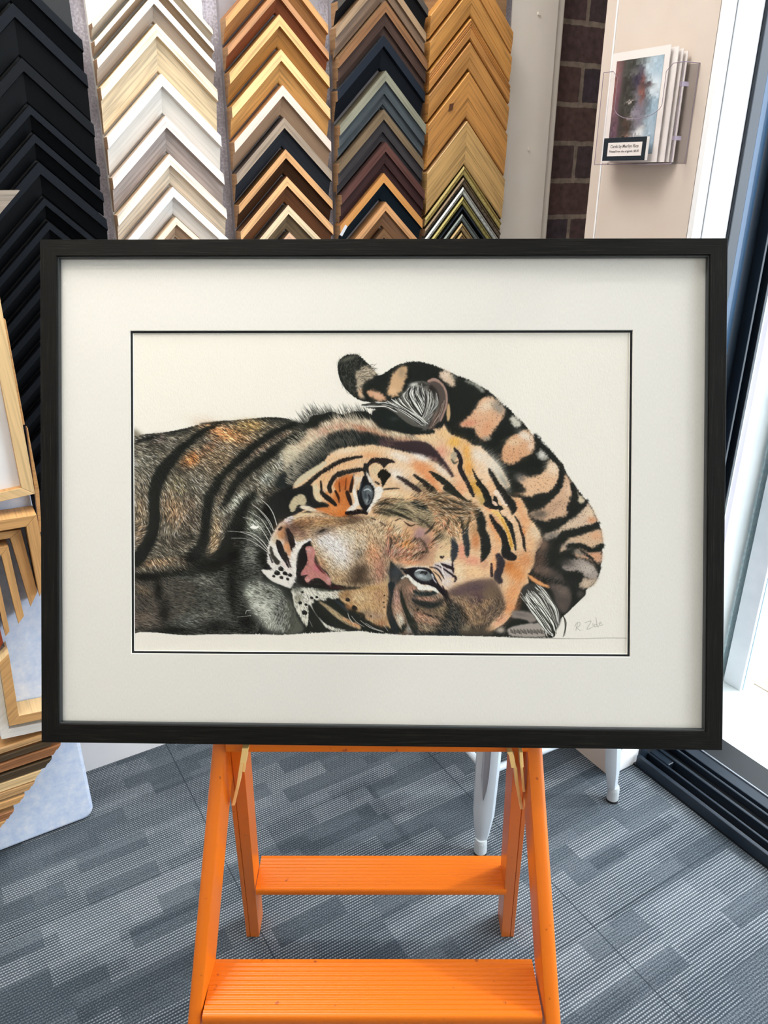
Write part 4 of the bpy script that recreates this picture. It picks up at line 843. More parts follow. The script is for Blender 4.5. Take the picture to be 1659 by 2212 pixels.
# forehead stripes
L("5: 440,1185,26 480,1240,48 512,1320,45 500,1400,55 540,1480,50 590,1580,45 620,1659,42 6: 700,80,52 745,180,34", '221f22', .5, 1.3)
L("5: 640,1415,12 680,1500,26 730,1580,46 790,1659,52 6: 800,20,52 870,90,70 920,200,90 960,300,80", INK, .5, 1.3)
L("5: 170,1440,22 240,1490,55 330,1560,72 420,1640,60 6: 390,75,72 480,120,90 570,180,55 650,235,30 720,250,12", '23241f', .5, 1.3)
L("5: 0,1490,20 80,1540,40 160,1610,52 200,1659,58 6: 210,90,72 290,170,50 350,240,50", '1f2420', .6, 1.6)
L("5: -300,1110,10 -150,1140,70 -60,1150,110 60,1165,130 160,1200,110 230,1250,70 300,1320,50 360,1400,36 410,1475,30 435,1490,10", '382b2f', 1.2, 2.2)
L("5: 825,1410,22 860,1480,48 910,1560,50 950,1640,60 6: 1080,60,64 1130,150,92 1200,250,105 1250,330,95 1240,400,36", '20201f', .7, 2)
P("5: 395,1260 430,1215 465,1240 460,1300 420,1320", 'b9aa90', .8, 1); L("5: 405,1300,14 440,1345,22 470,1330,14", '55524a', .6, 1)
B(5, 1000, 1560, 30, 90, '8d8a80', .6, -30)
L("6: 900,280,60 1000,312,74 1080,330,60 1130,420,66 1190,510,78 1230,620,52 1260,740,40 1283,870,18", '1e201f', .5, 1.3)
P("6: 1005,180 1040,200 1060,260 1040,320 990,280", '1e201f', .5, 1); P("6: 990,240 1030,260 1055,300 1010,300 980,270", 'efcdb4', .5, 1)
L("6: 1030,130,60 1080,200,50 1130,270,36 1165,300,24", 'f3dcc8', .6, 1.5)
P("6: 1090,365 1140,350 1190,365 1200,400 1270,470 1240,530 1160,460 1100,410", 'efc9a8', .5, 1.3)
L("6: 1270,440,14 1320,520,26 1350,620,30 1380,720,36 1390,820,36 1412,890,12", '2a2320', .5, 1)
L("6: 960,430,40 1010,520,60 1070,600,80 1120,680,90 1150,750,100 1160,830,110 1170,920,130 1250,965,90", '1f1f20', .6, 1.5)
L("6: 1060,940,60 1090,1020,110 1080,1110,100 1050,1210,100 1080,1270,80", '332d33', .9, 2)
L("6: 990,370,36 1070,430,56 1130,530,50 1185,650,44 1215,760,54 1240,850,36", 'eec276', .5, 1.5)
L("6: 1100,470,16 1160,590,20 1205,700,22 1230,820,24", 'd99a3a', .8, 1)
L("6: 700,285,40 790,380,95 840,500,120 850,620,105 890,720,120 900,850,130 880,950,80 845,1020,16", '202221', .8, 2)
L("6: 972,1045,18 975,1130,36 978,1205,36", '2e2226', .6, 1)
L("6: 480,730,60 505,830,86 495,920,90 480,1000,44", '2f343a', .8, 2)
L("6: 640,560,90 640,680,84 660,800,76 665,900,60 665,965,20", '2c3135', .8, 2)
# olive fur between the eyes
P("6: 0,60 120,60 260,140 420,180 650,250 780,300 780,380 650,420 450,440 300,460 200,560 60,640 0,640", '85735a', 3, 3)
for q in ((6,60,150,90,60,'d0b491',40),(6,160,330,130,30,'cfa47c',40),(6,60,440,100,60,'d8a486',0),(6,60,560,90,70,'e2a77c',0),(6,250,420,60,60,'b98464',0),(6,400,150,60,40,'4c4838',0),(6,560,300,150,60,'5a5344',0),(6,300,280,80,80,'55503f',0),(6,700,350,70,40,'3c3b32',0),
          (6,220,620,120,70,'8c7c5c',-30),(6,120,730,110,60,'9a7c80',20),(6,200,830,90,40,'7d6670',-20),(6,40,830,80,70,'b58580',0),(6,360,560,30,60,'c98a70',30),(6,430,620,30,70,'d9a988',0),(6,300,700,90,60,'33322a',-40),(6,640,520,60,70,'76704f',40),(6,520,560,50,50,'a59a78',40),
          (6,90,900,120,50,'4f3a38',-10),(6,60,960,70,30,'6d4c44',0),(6,560,480,110,30,'3a392f',0)):
    B(*q[:6], .8, q[6])
L("6: 0,245,44 60,270,70 120,310,60 165,350,20", INK, .7, 2)
L("6: 300,425,12 420,395,24 560,400,18 700,395,20", '23231d', .8, 1.5); L("6: 300,460,10 450,440,14 620,425,12", '9a8464', .8, 1)
OLV = region("6: 0,50 300,150 760,300 760,420 520,600 400,800 150,880 0,880", 3)
hair_layer(520, 11, OLV, '23231c', 1, .8, jit=.25); hair_layer(900, 11, OLV, 'dcc29c', 1, .75, jit=.25)
# eyebrow and eye patch, upper eye
L("3: 855,1268,26 760,1288,36 650,1312,46 560,1352,50 470,1405,50 400,1450,44 330,1505,50 270,1560,54 190,1630,70 100,1690,80", '24201e', .5, 1.6)
P("3: 560,1659 540,1600 600,1520 700,1470 770,1490 780,1540 760,1620 4: 720,30 740,120 700,220 600,290 520,280 400,230 300,200 420,160 480,120 440,20", 'c8773f', 1.2, 2.5)
for q in ((3,640,1560,80,60,'b55f2c',0),(4,560,200,150,60,'de8f55',20),(4,640,250,70,40,'d5722c',0),(4,500,40,40,70,'e2a878',30),(4,350,230,90,22,'e9b68e',5),(3,780,1450,40,30,'dba27c',0)):
    B(*q[:6], .85, q[6])
L("3: 900,1410,34 830,1418,40 740,1432,48 640,1455,60 560,1490,54 515,1550,50 490,1610,50 500,1659,46", '221f1d', .5, 1.6)
L("4: 390,0,30 440,50,52 500,95,56 560,150,36", '221f1d', .5, 1.6); L("4: 560,0,24 590,60,30 600,120,12", '3a1f14', .5, 1.2); L("4: 690,10,40 715,80,50 735,150,26", '2a1a16', .6, 1.2)
L("3: 765,1480,18 745,1560,32 730,1659,40", '2a1a16', .6, 1.2); L("3: 600,1560,10 610,1659,16", '5a2a14', .6, 1); L("3: 680,1520,10 670,1640,16", '6a3014', .6, 1)
L("3: 395,1550,20 400,1610,26 405,1659,16", '26211f', .5, 1.2)
P("3: 955,1300 1020,1283 1120,1288 1205,1315 1228,1338 1150,1352 1105,1402 1080,1372 1010,1340 955,1360 925,1400 905,1370", '241d1c', .5, 1.6)
P("3: 1038,1452 1100,1412 1150,1440 1182,1480 1140,1530 1092,1610 1068,1540 1040,1500", '16140f', .5, 2)
L("3: 1010,1555,22 1045,1580,22", '332b26', .5, 1); L("3: 1085,1645,12 1150,1632,22 1275,1625,10", '3b332c', .5, 1)
L("3: 1255,1495,24 1330,1540,46 1420,1600,52 1500,1659,44", '332a29', .7, 2)
L("3: 1440,1475,22 1520,1540,36 1600,1620,44 1640,1659,46", '25211e', .5, 1.5); L("3: 1620,1440,14 1659,1480,26", '25211e', .5, 1)
L("3: 900,1370,50 905,1440,60 930,1520,50 960,1580,50", '242220', .7, 1.6)
L("3: 905,1450,14 950,1530,40 985,1590,30 1010,1659,60", 'ded5c8', .6, 1.5)
P("3: 760,1480 800,1500 870,1490 860,1540 810,1580 780,1659 750,1659 770,1560", 'dfcab4', .7, 1.5)
L("4: 770,0,34 785,60,40 800,130,50 740,195,56 700,215,30", 'eee6dc', .6, 1.5)
P("3: 885,1480 930,1560 985,1605 998,1659 4: 1000,40 965,150 920,225 870,205 825,130 800,0 3: 825,1640 850,1550", '17171a', .6, .6)
P("3: 870,1620 905,1590 950,1600 975,1650 4: 985,20 970,90 940,140 905,155 880,120 860,60 855,0", '535a5f', .8, .3)
B(4,915,110,30,34,'a3aaac',.8); B(4,935,10,30,50,'767d80',.7); B(4,900,50,14,40,'3a4046',.8); L("4: 930,40,16 945,80,20 925,130,14", '272b30', .6, .3); L("4: 880,-10,10 925,-25,14 960,0,8", 'c3ccd0', .5, 0); L("3: 850,1560,14 835,1640,14 4: 815,80,10", '3a424a', .7, 0)
L("4: 1050,-10,90 1020,90,66 970,170,50 925,225,34", 'efe9e0', .6, 1.6)
L("4: 685,245,40 760,240,52 850,225,52 910,250,30", '1b1416', .5, 1)
# black cheek between ruff and muzzle, cream rings
P("4: 0,-20 90,-30 200,-60 300,-60 330,60 360,110 450,130 480,170 250,200 170,230 60,290 0,310 2: 1480,330 1440,250 1400,100 1500,0", '1d1e1e', 1., 1.5)
P("4: 95,70 160,30 215,50 235,110 215,155 160,150 125,170 100,225 60,230 38,180 60,110", 'c1b394', .8, 1.6)
L("4: 330,-40,50 345,50,60 390,105,36", 'decaa6', .8, 1.6); L("4: 180,175,40 250,190,50 330,215,30", 'e3d4bd', .8, 1.6)
L("3: 330,1600,40 360,1659,50", 'd9c8a6', .8, 1.5)
# bridge of the nose
P("4: 0,320 80,290 200,240 400,250 550,290 700,290 900,290 1100,260 1160,330 1180,480 1180,700 1160,900 1160,1040 1000,1060 850,1070 650,1060 520,1020 480,920 380,820 330,700 260,560 100,580 0,450", 'c2ab84', 1.2, 2.2)
for q in ((4,150,390,170,80,'9a774f',0),(4,60,430,70,70,'75594a',0),(4,180,480,70,50,'7d5f50',0),(4,450,350,150,50,'a5804e',-15),(4,400,450,80,40,'54483a',-20),(4,330,270,170,22,'efd9b8',3),(4,120,290,90,18,'e9d3b0',-15),(4,650,340,170,40,'8a6a48',-15),(4,800,300,120,30,'5c4638',0),
          (4,520,600,180,110,'d9d1b8',40),(4,420,560,90,60,'e3dfcc',0),(4,700,520,150,90,'d3c6a4',0),(4,620,760,110,110,'cfc4a2',0),(4,880,480,110,110,'d2b68c',0),(4,960,640,110,110,'cbaa82',0),(4,820,700,90,60,'8d7e66',-50),(4,830,900,110,80,'5d4c3c',-20),(4,820,990,150,60,'65523f',0),
          (4,600,980,90,50,'b79a6e',0),(4,1050,800,90,130,'b98f72',0),(4,1050,950,90,90,'a98a70',0),(4,1000,340,110,40,'e0c9a2',0),(4,400,800,36,80,'b48a62',-40)):
    B(*q[:6], .8, q[6])
P("4: 1150,420 1250,400 1400,340 1520,400 1659,420 1659,800 1450,820 1300,800 1180,760 1130,600", 'c9a080', 2, 3)
for q in ((4,1260,380,110,60,'e7c59c',0),(4,1390,480,90,60,'e8b07c',20),(4,1370,590,70,50,'e39c4e',0),(4,1250,450,60,50,'f0dcc0',0),(4,1180,650,70,80,'8f6a62',0),(4,1260,690,90,50,'a58a90',0),(4,1350,720,80,60,'b57c6c',0),(4,1500,480,60,90,'a4828a',40),(4,1500,720,90,60,'5e4440',-20),
          (4,1520,640,70,50,'a07c78',0),(4,1450,560,60,30,'6b4a3c',0),(4,1580,560,70,60,'8f7068',0),(4,1400,800,110,24,'e2a078',0)):
    B(*q[:6], .8, q[6])
for s_ in ("4: 1270,500,14 1310,560,16", "4: 1330,340,12 1400,390,16 1450,370,8", "4: 1230,330,12 1290,300,10", "4: 1430,560,16 1460,520,12", "4: 1200,490,14 1240,560,16 1180,620,14", "4: 960,300,12 1010,320,14", "4: 1060,350,10 1100,370,14 1120,390,8", "4: 1440,740,26 1490,700,30 1570,680,26", "4: 390,450,20 430,430,24", "4: 150,410,14 190,400,14"):
    L(s_, '32241f', .6, 1)
P("4: 1000,240 970,200 1040,110 1120,90 1300,100 1450,120 1600,200 1659,240 1659,330 1560,420 1420,330 1300,290 1160,290 1100,260", '8a7a60', 1.8, 3)
for q in ((4,1100,170,70,50,'3c3f33',-30),(4,1250,150,90,24,'8a8468',0),(4,1300,240,150,30,'55523e',15),(4,1180,210,90,20,'b7a888',10),(4,1400,200,70,30,'d9bd98',20),(4,1300,50,150,40,'e8caa0',10),(4,1200,30,80,30,'f0d8b4',0)):
    B(*q[:6], .8, q[6])
L("4: 1400,120,10 1470,150,56 1550,190,50 1600,215,14", '1d201f', .7, 2); L("4: 1110,100,10 1200,90,18 1330,95,12", '26241d', .7, 1)
TUFT = region("4: 980,240 1050,100 1450,110 1640,230 1600,400 1300,320 1100,270", 2)
hair_layer(240, 12, TUFT, '1f211b', 1, .85, jit=.2); hair_layer(420, 12, TUFT, 'dcc8a4', 1, .8, jit=.2)
# --- muzzle
P("2: 1388,640 1398,530 1440,420 1488,340 1560,275 1640,240 4: 60,420 120,560 230,540 280,560 160,650 120,800 110,980 70,1080 0,1085 2: 1600,940 1500,900 1420,860 1335,765 1440,760 1395,700", 'e8e2dc', .8, 2)
for q in ((2,1560,370,70,70,'c68a5c',0),(2,1520,430,60,50,'c4814e',0),(2,1600,560,40,110,'cf8a5e',-15),(2,1470,470,40,50,'c9b79c',0),(4,30,500,50,130,'4a3a34',0),(4,90,420,80,50,'8a6a55',0),(4,10,620,40,60,'dd9c6c',0),(2,1600,700,60,60,'e9d2cc',0)):
    B(*q[:6], .85, q[6])
P("2: 1472,490 1500,470 1530,500 1560,590 1585,650 1570,690 1530,650 1495,580", '1f1b1d', .5, 1)
L("2: 1595,400,30 1620,460,56 1640,540,44 1640,590,18", '241c1c', .5, 1.2); L("2: 1510,370,26 1530,350,20", '3b2a22', .6, 1); L("2: 1425,540,20 1440,620,36 1490,690,50", '33302a', .7, 1.8)
L("2: 1545,640,16 1580,700,22 1600,740,12", '1f1b1d', .6, 1); L("2: 1410,610,10 1440,690,14", '1f1b1d', .6, 1)
L("4: 20,430,40 60,510,54 80,600,56 70,650,30", '221b1b', .6, 1.3); L("4: 0,690,20 30,780,26 60,850,12", '221b1b', .6, 1.3)
L("4: 270,545,40 180,600,50 110,660,60 80,760,60 95,880,50 120,960,20", 'efe8e0', .7, 2)
spots(2, "1525,750,22 1488,790,24 1565,795,19 1615,810,15 1530,835,15 1590,850,12 1455,822,13"); spots(4, "50,940,18 10,930,14 25,985,14")
# nose
P("4: 285,570 240,572 185,615 160,690 145,780 125,880 120,960 150,1000 80,1075 160,1070 260,1060 420,1085 520,1105 650,1095 655,1065 560,1050 500,1040 300,980 240,820", '1b1718', .6, .8)
P("4: 222,640 262,612 318,636 332,700 322,770 360,840 420,890 480,945 512,1035 486,1052 430,1010 375,975 310,978 270,1008 238,1022 214,985 222,950 185,960 170,925 205,862 238,800 242,720", 'bd7f78', .6, .3)
B(4,345,860,60,40,'c2707a',.8,45); B(4,300,800,30,60,'c98880',.6); B(4,220,920,40,30,'c87c80',.6); B(4,260,660,30,30,'d8aca6',.8); B(4,480,1000,26,40,'d3a4a0',.7,30); B(4,250,990,26,22,'d8aaa4',.7)
L("4: 325,790,12 365,850,20 410,900,18 440,920,10", '5c2a2a', .8, .4)
L("4: 170,960,26 220,950,22 245,935,6", '171314', .4, .3)
B(4,560,1075,80,18,'38161c',.8); B(4,360,1040,60,10,'3c3838',.5)
# lower lip, chin
P("2: 1190,960 1180,900 1260,850 1400,890 1530,960 1570,1040 1500,1100 1470,1200 1560,1300 1540,1370 1400,1330 1290,1240 1230,1120", '6f736b', 7, 5)
for q in ((2,1340,1130,130,80,'dcddd0',30),(2,1260,960,80,60,'b4b8aa',0),(2,1400,1260,60,90,'c9cabc',-30),(2,1500,1330,60,40,'8d9086',0),(2,1240,990,70,40,'bfc4b4',0),(2,1230,900,60,40,'5f635c',0),(2,1420,960,90,30,'6d7066',20),(2,1520,1200,60,70,'4e514c',0),(2,1580,1080,50,80,'2b2d2b',0),(2,1620,1200,50,120,'6f726a',0)):
    B(*q[:6], .85, q[6])
for s_ in ("2: 1240,890,30 1290,900,34", "2: 1265,970,24 1310,985,26", "2: 1390,980,30 1430,990,40", "2: 1480,1190,26 1510,1210,26", "2: 1500,1250,20 1520,1260,16", "2: 1590,1250,20 1600,1240,26"):
    L(s_, '23251f', .9, 2)
P("4: 70,1100 150,1080 260,1080 420,1110 560,1120 640,1110 660,1160 560,1210 500,1220 340,1230 300,1300 400,1450 540,1530 690,1560 560,1570 400,1500 300,1380 260,1330 250,1500 215,1500 150,1390 100,1290 80,1180", 'e3dfd2', .7, 2.4)
for q in ((4,130,1080,60,50,'4d4e48',0),(4,150,1200,50,60,'8f8a7a',20),(4,420,1110,110,16,'5a5a50',5),(4,230,1200,30,70,'f2ece4',0),(4,560,1150,80,24,'e9e0d2',0)):
    B(*q[:6], .8, q[6])
for s_ in ("4: 265,1290,30 300,1370,56 370,1480,70 440,1560,50", "4: 325,1225,20 400,1300,50 480,1380,56 580,1470,56 700,1540,44", "4: 470,1205,30 560,1260,70 650,1330,76 740,1420,56 850,1500,60 950,1560,40"):
    L(s_, '20221f', .9, 2.4)
L("4: 380,1240,20 480,1310,44 580,1390,60 700,1470,56 830,1530,36", 'b59f7c', 1.2, 2.6); L("4: 640,1420,16 740,1480,40 820,1515,30", 'cf9b72', 1.2, 2)
L("4: 560,1225,20 640,1290,30 700,1350,20", '2a333c', 1., 1)
spots(4, "165,1250,18 230,1270,14 215,1360,26 190,1130,12 295,1195,15 352,1188,14")
P("4: 0,1200 60,1250 120,1400 200,1520 180,1580 0,1590", '56584f', 2.5, 2)
# cheek under the nose bridge
P("4: 600,1150 680,1110 850,1090 1020,1050 1140,1020 1160,1150 1130,1300 1140,1420 1190,1530 1120,1510 1000,1490 880,1420 790,1340 700,1280 620,1220", 'd2ad80', 1.2, 2.4)
for q in ((4,680,1160,80,60,'94714e',20),(4,830,1190,110,70,'e4c89e',0),(4,1050,1160,70,110,'bd9270',0),(4,960,1080,110,30,'d8b078',0),(4,900,1360,80,40,'9c8a70',0),(4,1000,1400,110,50,'b09480',0),(4,1110,1280,30,110,'dcb48c',0),(4,720,1290,50,40,'a4744c',0),(4,1080,1480,60,40,'a87858',0)):
    B(*q[:6], .8, q[6])
spots(4, "700,1215,22 775,1310,28 1100,1245,9 1110,1170,9 935,1465,12 1105,1300,8 960,1400,8"); L("4: 790,1390,30 850,1380,50 880,1420,30 830,1450,40", '20221f', .9, 1.5)
# lower eye surroundings
B(4,1240,910,95,90,'3a3e44',.95); B(4,1220,1010,60,60,'4d4b4c',.8)
P("4: 1150,1060 1250,1040 1330,960 1400,1000 1480,1080 1659,1130 6: 300,1430 400,1520 380,1620 300,1800 100,1950 4: 1400,1600 1230,1590 1170,1400 1160,1200", '7d6656', 2, 2)
for q in ((4,1240,1200,50,120,'c2988a',-10),(4,1260,1330,40,80,'dfab90',-10),(4,1280,1430,40,80,'eadfc8',-10),(4,1420,1100,50,70,'b08470',30),(4,1600,1200,90,24,'cf9880',5),(4,1540,1410,80,60,'d9a688',20),(4,1400,1390,30,50,'a8a296',0),(4,1380,1540,30,50,'8a8c88',0),(4,1450,1190,60,50,'3c3832',0),(4,1400,1280,40,60,'85705e',0)):
    B(*q[:6], .85, q[6])
L("4: 1190,1050,80 1180,1180,36 1165,1300,44 1180,1420,66 1240,1560,90", '20262a', .8, 2); L("4: 1290,1110,20 1310,1220,44 1350,1340,46 1400,1440,80 1450,1530,90", '20241f', .8, 2)
L("4: 1340,1500,40 1300,1560,60", '20241f', .8, 2); L("4: 1440,1180,30 1490,1240,50 1560,1270,56 1659,1260,60", '20282b', .8, 2)
L("6: -20,1500,56 80,1555,80 200,1570,100 300,1545,80 370,1500,30", '1f2628', .8, 2)
for q in ((6,130,1500,170,24,'cf9c86',8),(6,250,1450,110,40,'a08a78',10),(6,100,1430,110,30,'5c6462',0),(6,80,1630,80,30,'7a6a55',0),(6,140,1760,130,50,'dfa98c',20),(6,150,1860,130,40,'9a8c76',15),(6,330,1640,90,50,'847458',-20),(6,60,1680,60,30,'c08a70',20)):
    B(*q[:6], .85, q[6])
L("6: -10,1400,40 90,1430,46 200,1430,50 285,1400,40", '1f2a2c', .8, 1.6); L("6: 100,1670,12 190,1715,24 300,1735,34", '241f1c', .6, 1.2); spots(6, "30,1635,16")
# dark jaw
P("6: 420,1500 520,1560 560,1640 640,1700 690,1760 600,1850 560,1960 0,1962 0,1890 150,1930 300,1900 400,1760 430,1650", '20262a', 2, 3)
P("6: 560,1900 640,1820 720,1780 850,1740 950,1700 960,1900 1000,1960 600,1962", '4a4238', 2.5, 3)
P("6: 405,1420 450,1380 560,1320 730,1268 900,1235 1010,1245 1070,1350 1130,1500 1140,1620 1060,1720 960,1800 850,1840 640,1800 600,1640 540,1540 430,1540", '6f5c50', 3., 4)
for q in ((6,560,1400,130,60,'5d4a4e',-10),(6,780,1350,150,80,'5a474e',0),(6,800,1470,80,60,'553f44',0),(6,980,1420,110,100,'73604c',0),(6,1060,1560,60,110,'4f4136',0),(6,640,1560,90,40,'b58f6c',50),(6,680,1680,60,120,'c49b74',-10),(6,780,1640,50,110,'c9a078',-30),(6,900,1560,80,40,'b98f66',-40),
          (6,820,1780,110,40,'a0825f',-10),(6,650,1870,60,40,'8f8470',0),(6,720,1580,24,90,'7a5c50',-35),(6,860,1660,24,80,'6d5446',-30),(6,1090,1900,60,40,'d9c9b8',0),(6,960,1880,60,40,'b49070',0),(6,520,1480,110,20,'8d7258',20)):
    B(*q[:6], .8, q[6])
L("6: 400,1400,30 400,1480,60 430,1540,70", '201d1f', 1, 2); L("6: 560,1590,40 620,1700,60 660,1760,50", '231f1c', 1.4, 3); L("6: 700,1520,14 760,1540,36 820,1530,14", '4e3a40', 1.2, 1)
# lower eye
P("4: 1325,890 1400,855 1500,842 1600,858 6: 80,1085 180,1110 240,1180 300,1300 380,1400 400,1500 350,1450 260,1370 160,1320 60,1310 4: 1560,1050 1480,1030 1420,980 1350,930", '17131a', .7, .8)
P("4: 1440,915 1470,885 1540,880 1600,900 1640,950 1630,990 1560,1010 1490,985 1450,950", '6c7375', .7, .3)
B(6,70,1205,60,26,'c3ccd0',.8,10); B(6,130,1225,30,20,'a4adb2',.8); L("6: 70,1165,18 100,1155,34 150,1160,20 130,1180,20", '17181b', .5, .2); L("6: 10,1145,12 60,1125,20 140,1135,8", 'dfe4e6', .5, 0); L("4: 1640,930,14 1655,960,14", 'dfe4e6', .5, 0)
L("6: 215,1190,10 235,1240,14 270,1290,14", 'd5cfd4', .6, .5)
L("4: 1300,975,16 1370,950,30 1430,1010,44 1500,1060,48 1600,1085,50 6: 60,1355,62 150,1350,56 240,1370,46 290,1410,26", 'eeeae0', .6, 1.6)
L("4: 1330,865,14 1450,845,16 1600,850,12 6: 130,1080,10", 'e9d8c6', .7, .8); L("4: 1300,870,22 1350,880,26 1380,890,14", '24201f', .7, .8)
P("6: 230,1060 330,1020 440,1040 500,1060 490,1180 500,1210 420,1220 340,1180 270,1130", 'cfc2c0', 1, 1.5)
for s_ in ("6: 190,1090,14 280,1110,18 340,1180,20 370,1240,10", "6: 260,1060,10 330,1090,16 420,1150,24 490,1200,20", "6: 340,1050,24 420,1085,40 485,1110,36", "6: 480,1000,10 480,1110,30 490,1170,10", "6: 480,1215,14 510,1210,26 520,1250,30 500,1275,16", "6: 320,955,16 345,965,30 370,950,10", "6: 350,1330,16 370,1380,24 400,1430,16", "6: 230,1140,8 300,1200,16 340,1270,10"):
    L(s_, '2a2024', .6, 1)
L("6: 305,1030,8 340,1080,14 360,1160,16 380,1230,10", 'f1e8e6', .5, 0)
# brown shade behind the head, pale ridge, lower ear
for q in ((6,1590,1000,70,110,'4f3d33',0),(6,1560,1120,60,50,'6a5145',30),(6,1650,1150,60,60,'4f4038',0),(7,290,1230,50,60,'7c6456',20),(7,330,1450,90,40,'5e5048',20),(7,430,1500,80,30,'4a423e',20)):
    B(*q[:6], .85, q[6])
L("7: 165,1475,14 210,1510,40 270,1550,40 340,1580,20", 'db9a66', .9, 1.6); L("7: 170,1465,8 300,1540,16 430,1570,12", '241d1a', .8, 1.5)
P("7: 340,1560 430,1560 510,1600 525,1680 500,1770 460,1800 400,1740 380,1640", '4f4642', 1.8, 2)
B(7,460,1620,50,50,'6e635c',.7); B(7,450,1740,36,36,'5d524c',.7); B(7,600,1640,30,30,'57504a',.7)
P("7: 40,1895 100,1880 200,1885 300,1885 330,1900 340,1960 320,2000 40,1995 0,1960 0,1930", 'a59c95', 1.2, 2)
P("7: 30,1790 100,1780 200,1800 240,1860 180,1880 110,1850 40,1840", '8b807a', 1.6, 2)
B(6,1350,1700,110,30,'6d6460',.7,10); P("6: 1200,1800 1300,1760 1400,1770 1450,1810 1250,1850 1180,1880", '1c1f1c', 1.2, 1.5)
for i_ in range(34):
    x_ = 20+i_*9.2; L("7: %g,%g,5 %g,%g,6" % (x_, 1935+(i_ % 3)*6, x_+6+(i_ % 4), 1965+(i_ % 5)*3), '2d2926', .4, 0, .8)
# --- tail patches
TP = (("3: 800,330 840,290 900,262 960,290 1022,350 960,395 900,430 865,480 855,560 890,622 840,605 805,540 800,440 790,370", 'b3a48f'),
      ("3: 915,560 970,530 1040,550 1130,618 1120,642 1040,650 975,612", 'cfa07f'), ("3: 1142,565 1165,450 1215,345 1290,268 1355,262 1365,310 1335,440 1285,560 1230,600 1175,590", 'cda882'),
      ("5: 265,370 310,315 390,330 430,390 445,480 400,485 330,430", 'd9c0a8'), ("5: 505,905 600,820 690,710 750,620 850,600 960,690 995,780 940,900 850,1015 800,1090 700,1050 655,960 560,945", 'dfb08c'),
      ("5: 1060,840 1100,810 1165,870 1190,910 1140,945 1075,900", 'cbc7b9'), ("5: 1000,1125 1070,1050 1170,1000 1245,965 1310,1045 1335,1130 1300,1230 1200,1280 1090,1355 990,1330 965,1240", 'dba982'),
      ("5: 1365,1235 1425,1180 1500,1255 1455,1310 1385,1295", 'a9a59c'), ("7: 85,690 110,650 200,655 300,612 350,520 400,518 442,590 420,690 360,785 260,790 180,822 90,800 155,765", 'e4bc98'),
      ("7: 180,960 290,920 370,840 440,740 455,650 485,645 528,720 520,820 490,900 492,970 400,1000 320,1025 240,1010", 'd6b091'), ("7: 555,750 590,800 640,850 615,890 570,892", 'd9c7ab'),
      ("7: 300,1150 430,1085 500,1035 600,960 655,875 695,920 742,1035 700,1060 620,1080 560,1108 470,1100 390,1165 340,1180", 'dabfa6'), ("7: 430,1280 500,1180 620,1140 762,1095 782,1150 782,1215 700,1252 620,1225 540,1225 470,1275", 'd8b697'),
      ("7: 545,1300 600,1255 660,1290 772,1285 778,1350 735,1400 690,1360 600,1335", 'cfa386'), ("7: 450,1410 560,1345 650,1358 715,1410 750,1480 720,1525 640,1490 560,1465 500,1450", 'a59890'), ("7: 570,1540 620,1508 735,1520 710,1562 650,1592 600,1582", 'c2ad98'))
for s_, c_ in TP:
    P(s_, c_, 1.3, 2.6, 1, 'grain')
for q in ((5,600,900,90,36,'d98f72',-10),(5,800,960,110,50,'dd9f78',-60),(5,800,700,110,60,'ecd8bf',-30),(5,930,720,60,90,'8f8d86',-40),(5,800,1070,50,24,'8f8a80',0),(5,1230,1040,90,50,'efe9de',30),(5,1100,1110,80,50,'e4c6a4',0),(5,1290,1150,40,60,'e8cdb8',0),(5,1090,1260,110,60,'d9a27a',-10),
          (5,1420,1250,40,36,'e3dfd6',0),(5,340,360,40,40,'e8d2bf',0),(7,380,580,60,70,'f0dcc4',-40),(7,280,720,110,50,'e8bb94',-10),(7,100,660,50,40,'6e6a66',0),(7,390,900,90,40,'c09c80',-30),(7,500,760,30,60,'e9c4a6',0),(7,260,970,70,40,'55504a',0),(7,680,960,40,40,'e8ceb0',40),(7,700,1020,40,30,'dd9a70',0),
          (7,360,1150,60,30,'6f6a64',-20),(7,730,1150,50,40,'e2aa82',0),(7,500,1230,60,30,'9f9288',-20),(7,720,1320,50,30,'dc9f7c',0),(7,590,1290,50,26,'7d7a72',20),(7,660,1430,60,36,'c9bcb0',20),(7,500,1380,60,40,'55504c',0),(7,640,1550,50,24,'cfb8a0',0),
          (3,930,330,60,60,'c7b8a2',30),(3,840,560,24,50,'d9ae8a',0),(3,1200,540,50,40,'e0b891',0),(3,1300,330,40,60,'9f8a70',0),(3,1040,590,60,24,'d9ae92',30),(3,700,180,90,24,'5b5d50',-20)):
    B(*q[:6], .8, q[6])
for s_ in ("5: 1340,1030,40 1400,1130,60 1500,1240,60 1600,1360,50", "7: 440,560,36 440,680,50 380,790,60 250,850,60", "7: 530,720,36 560,830,50 520,920,50", "7: 560,880,50 620,900,36 660,855,20", "7: 460,1140,60 560,1110,44 680,1085,44 750,1045,26", "7: 500,1240,40 600,1225,26 690,1270,40 785,1235,36", "7: 600,1270,16 680,1330,20 760,1420,20", "7: 500,1490,90 600,1480,50 570,1560,50"):
    L(s_, '1f211f', 1., 2, 1, 'grain')
L("5: 560,425,20 680,470,36 760,540,30", 'b9b7ac', 1.6, 2.4, .8, 'grain'); B(5, 430, 380, 40, 24, '8c8a80', .6, 30)
TAIL = region("5: -100,208 280,280 600,415 860,570 1130,830 1400,1110 7: 420,530 640,840 745,1030 786,1220 755,1480 655,1600 500,1500 400,1300 300,1050 100,850 5: 1000,1400 800,1150 500,950 380,700 250,400 0,260", 3)
SH[:] = SH*(1-.3*np.clip(GRAIN-.5, 0, 1)*TAIL)[..., None]
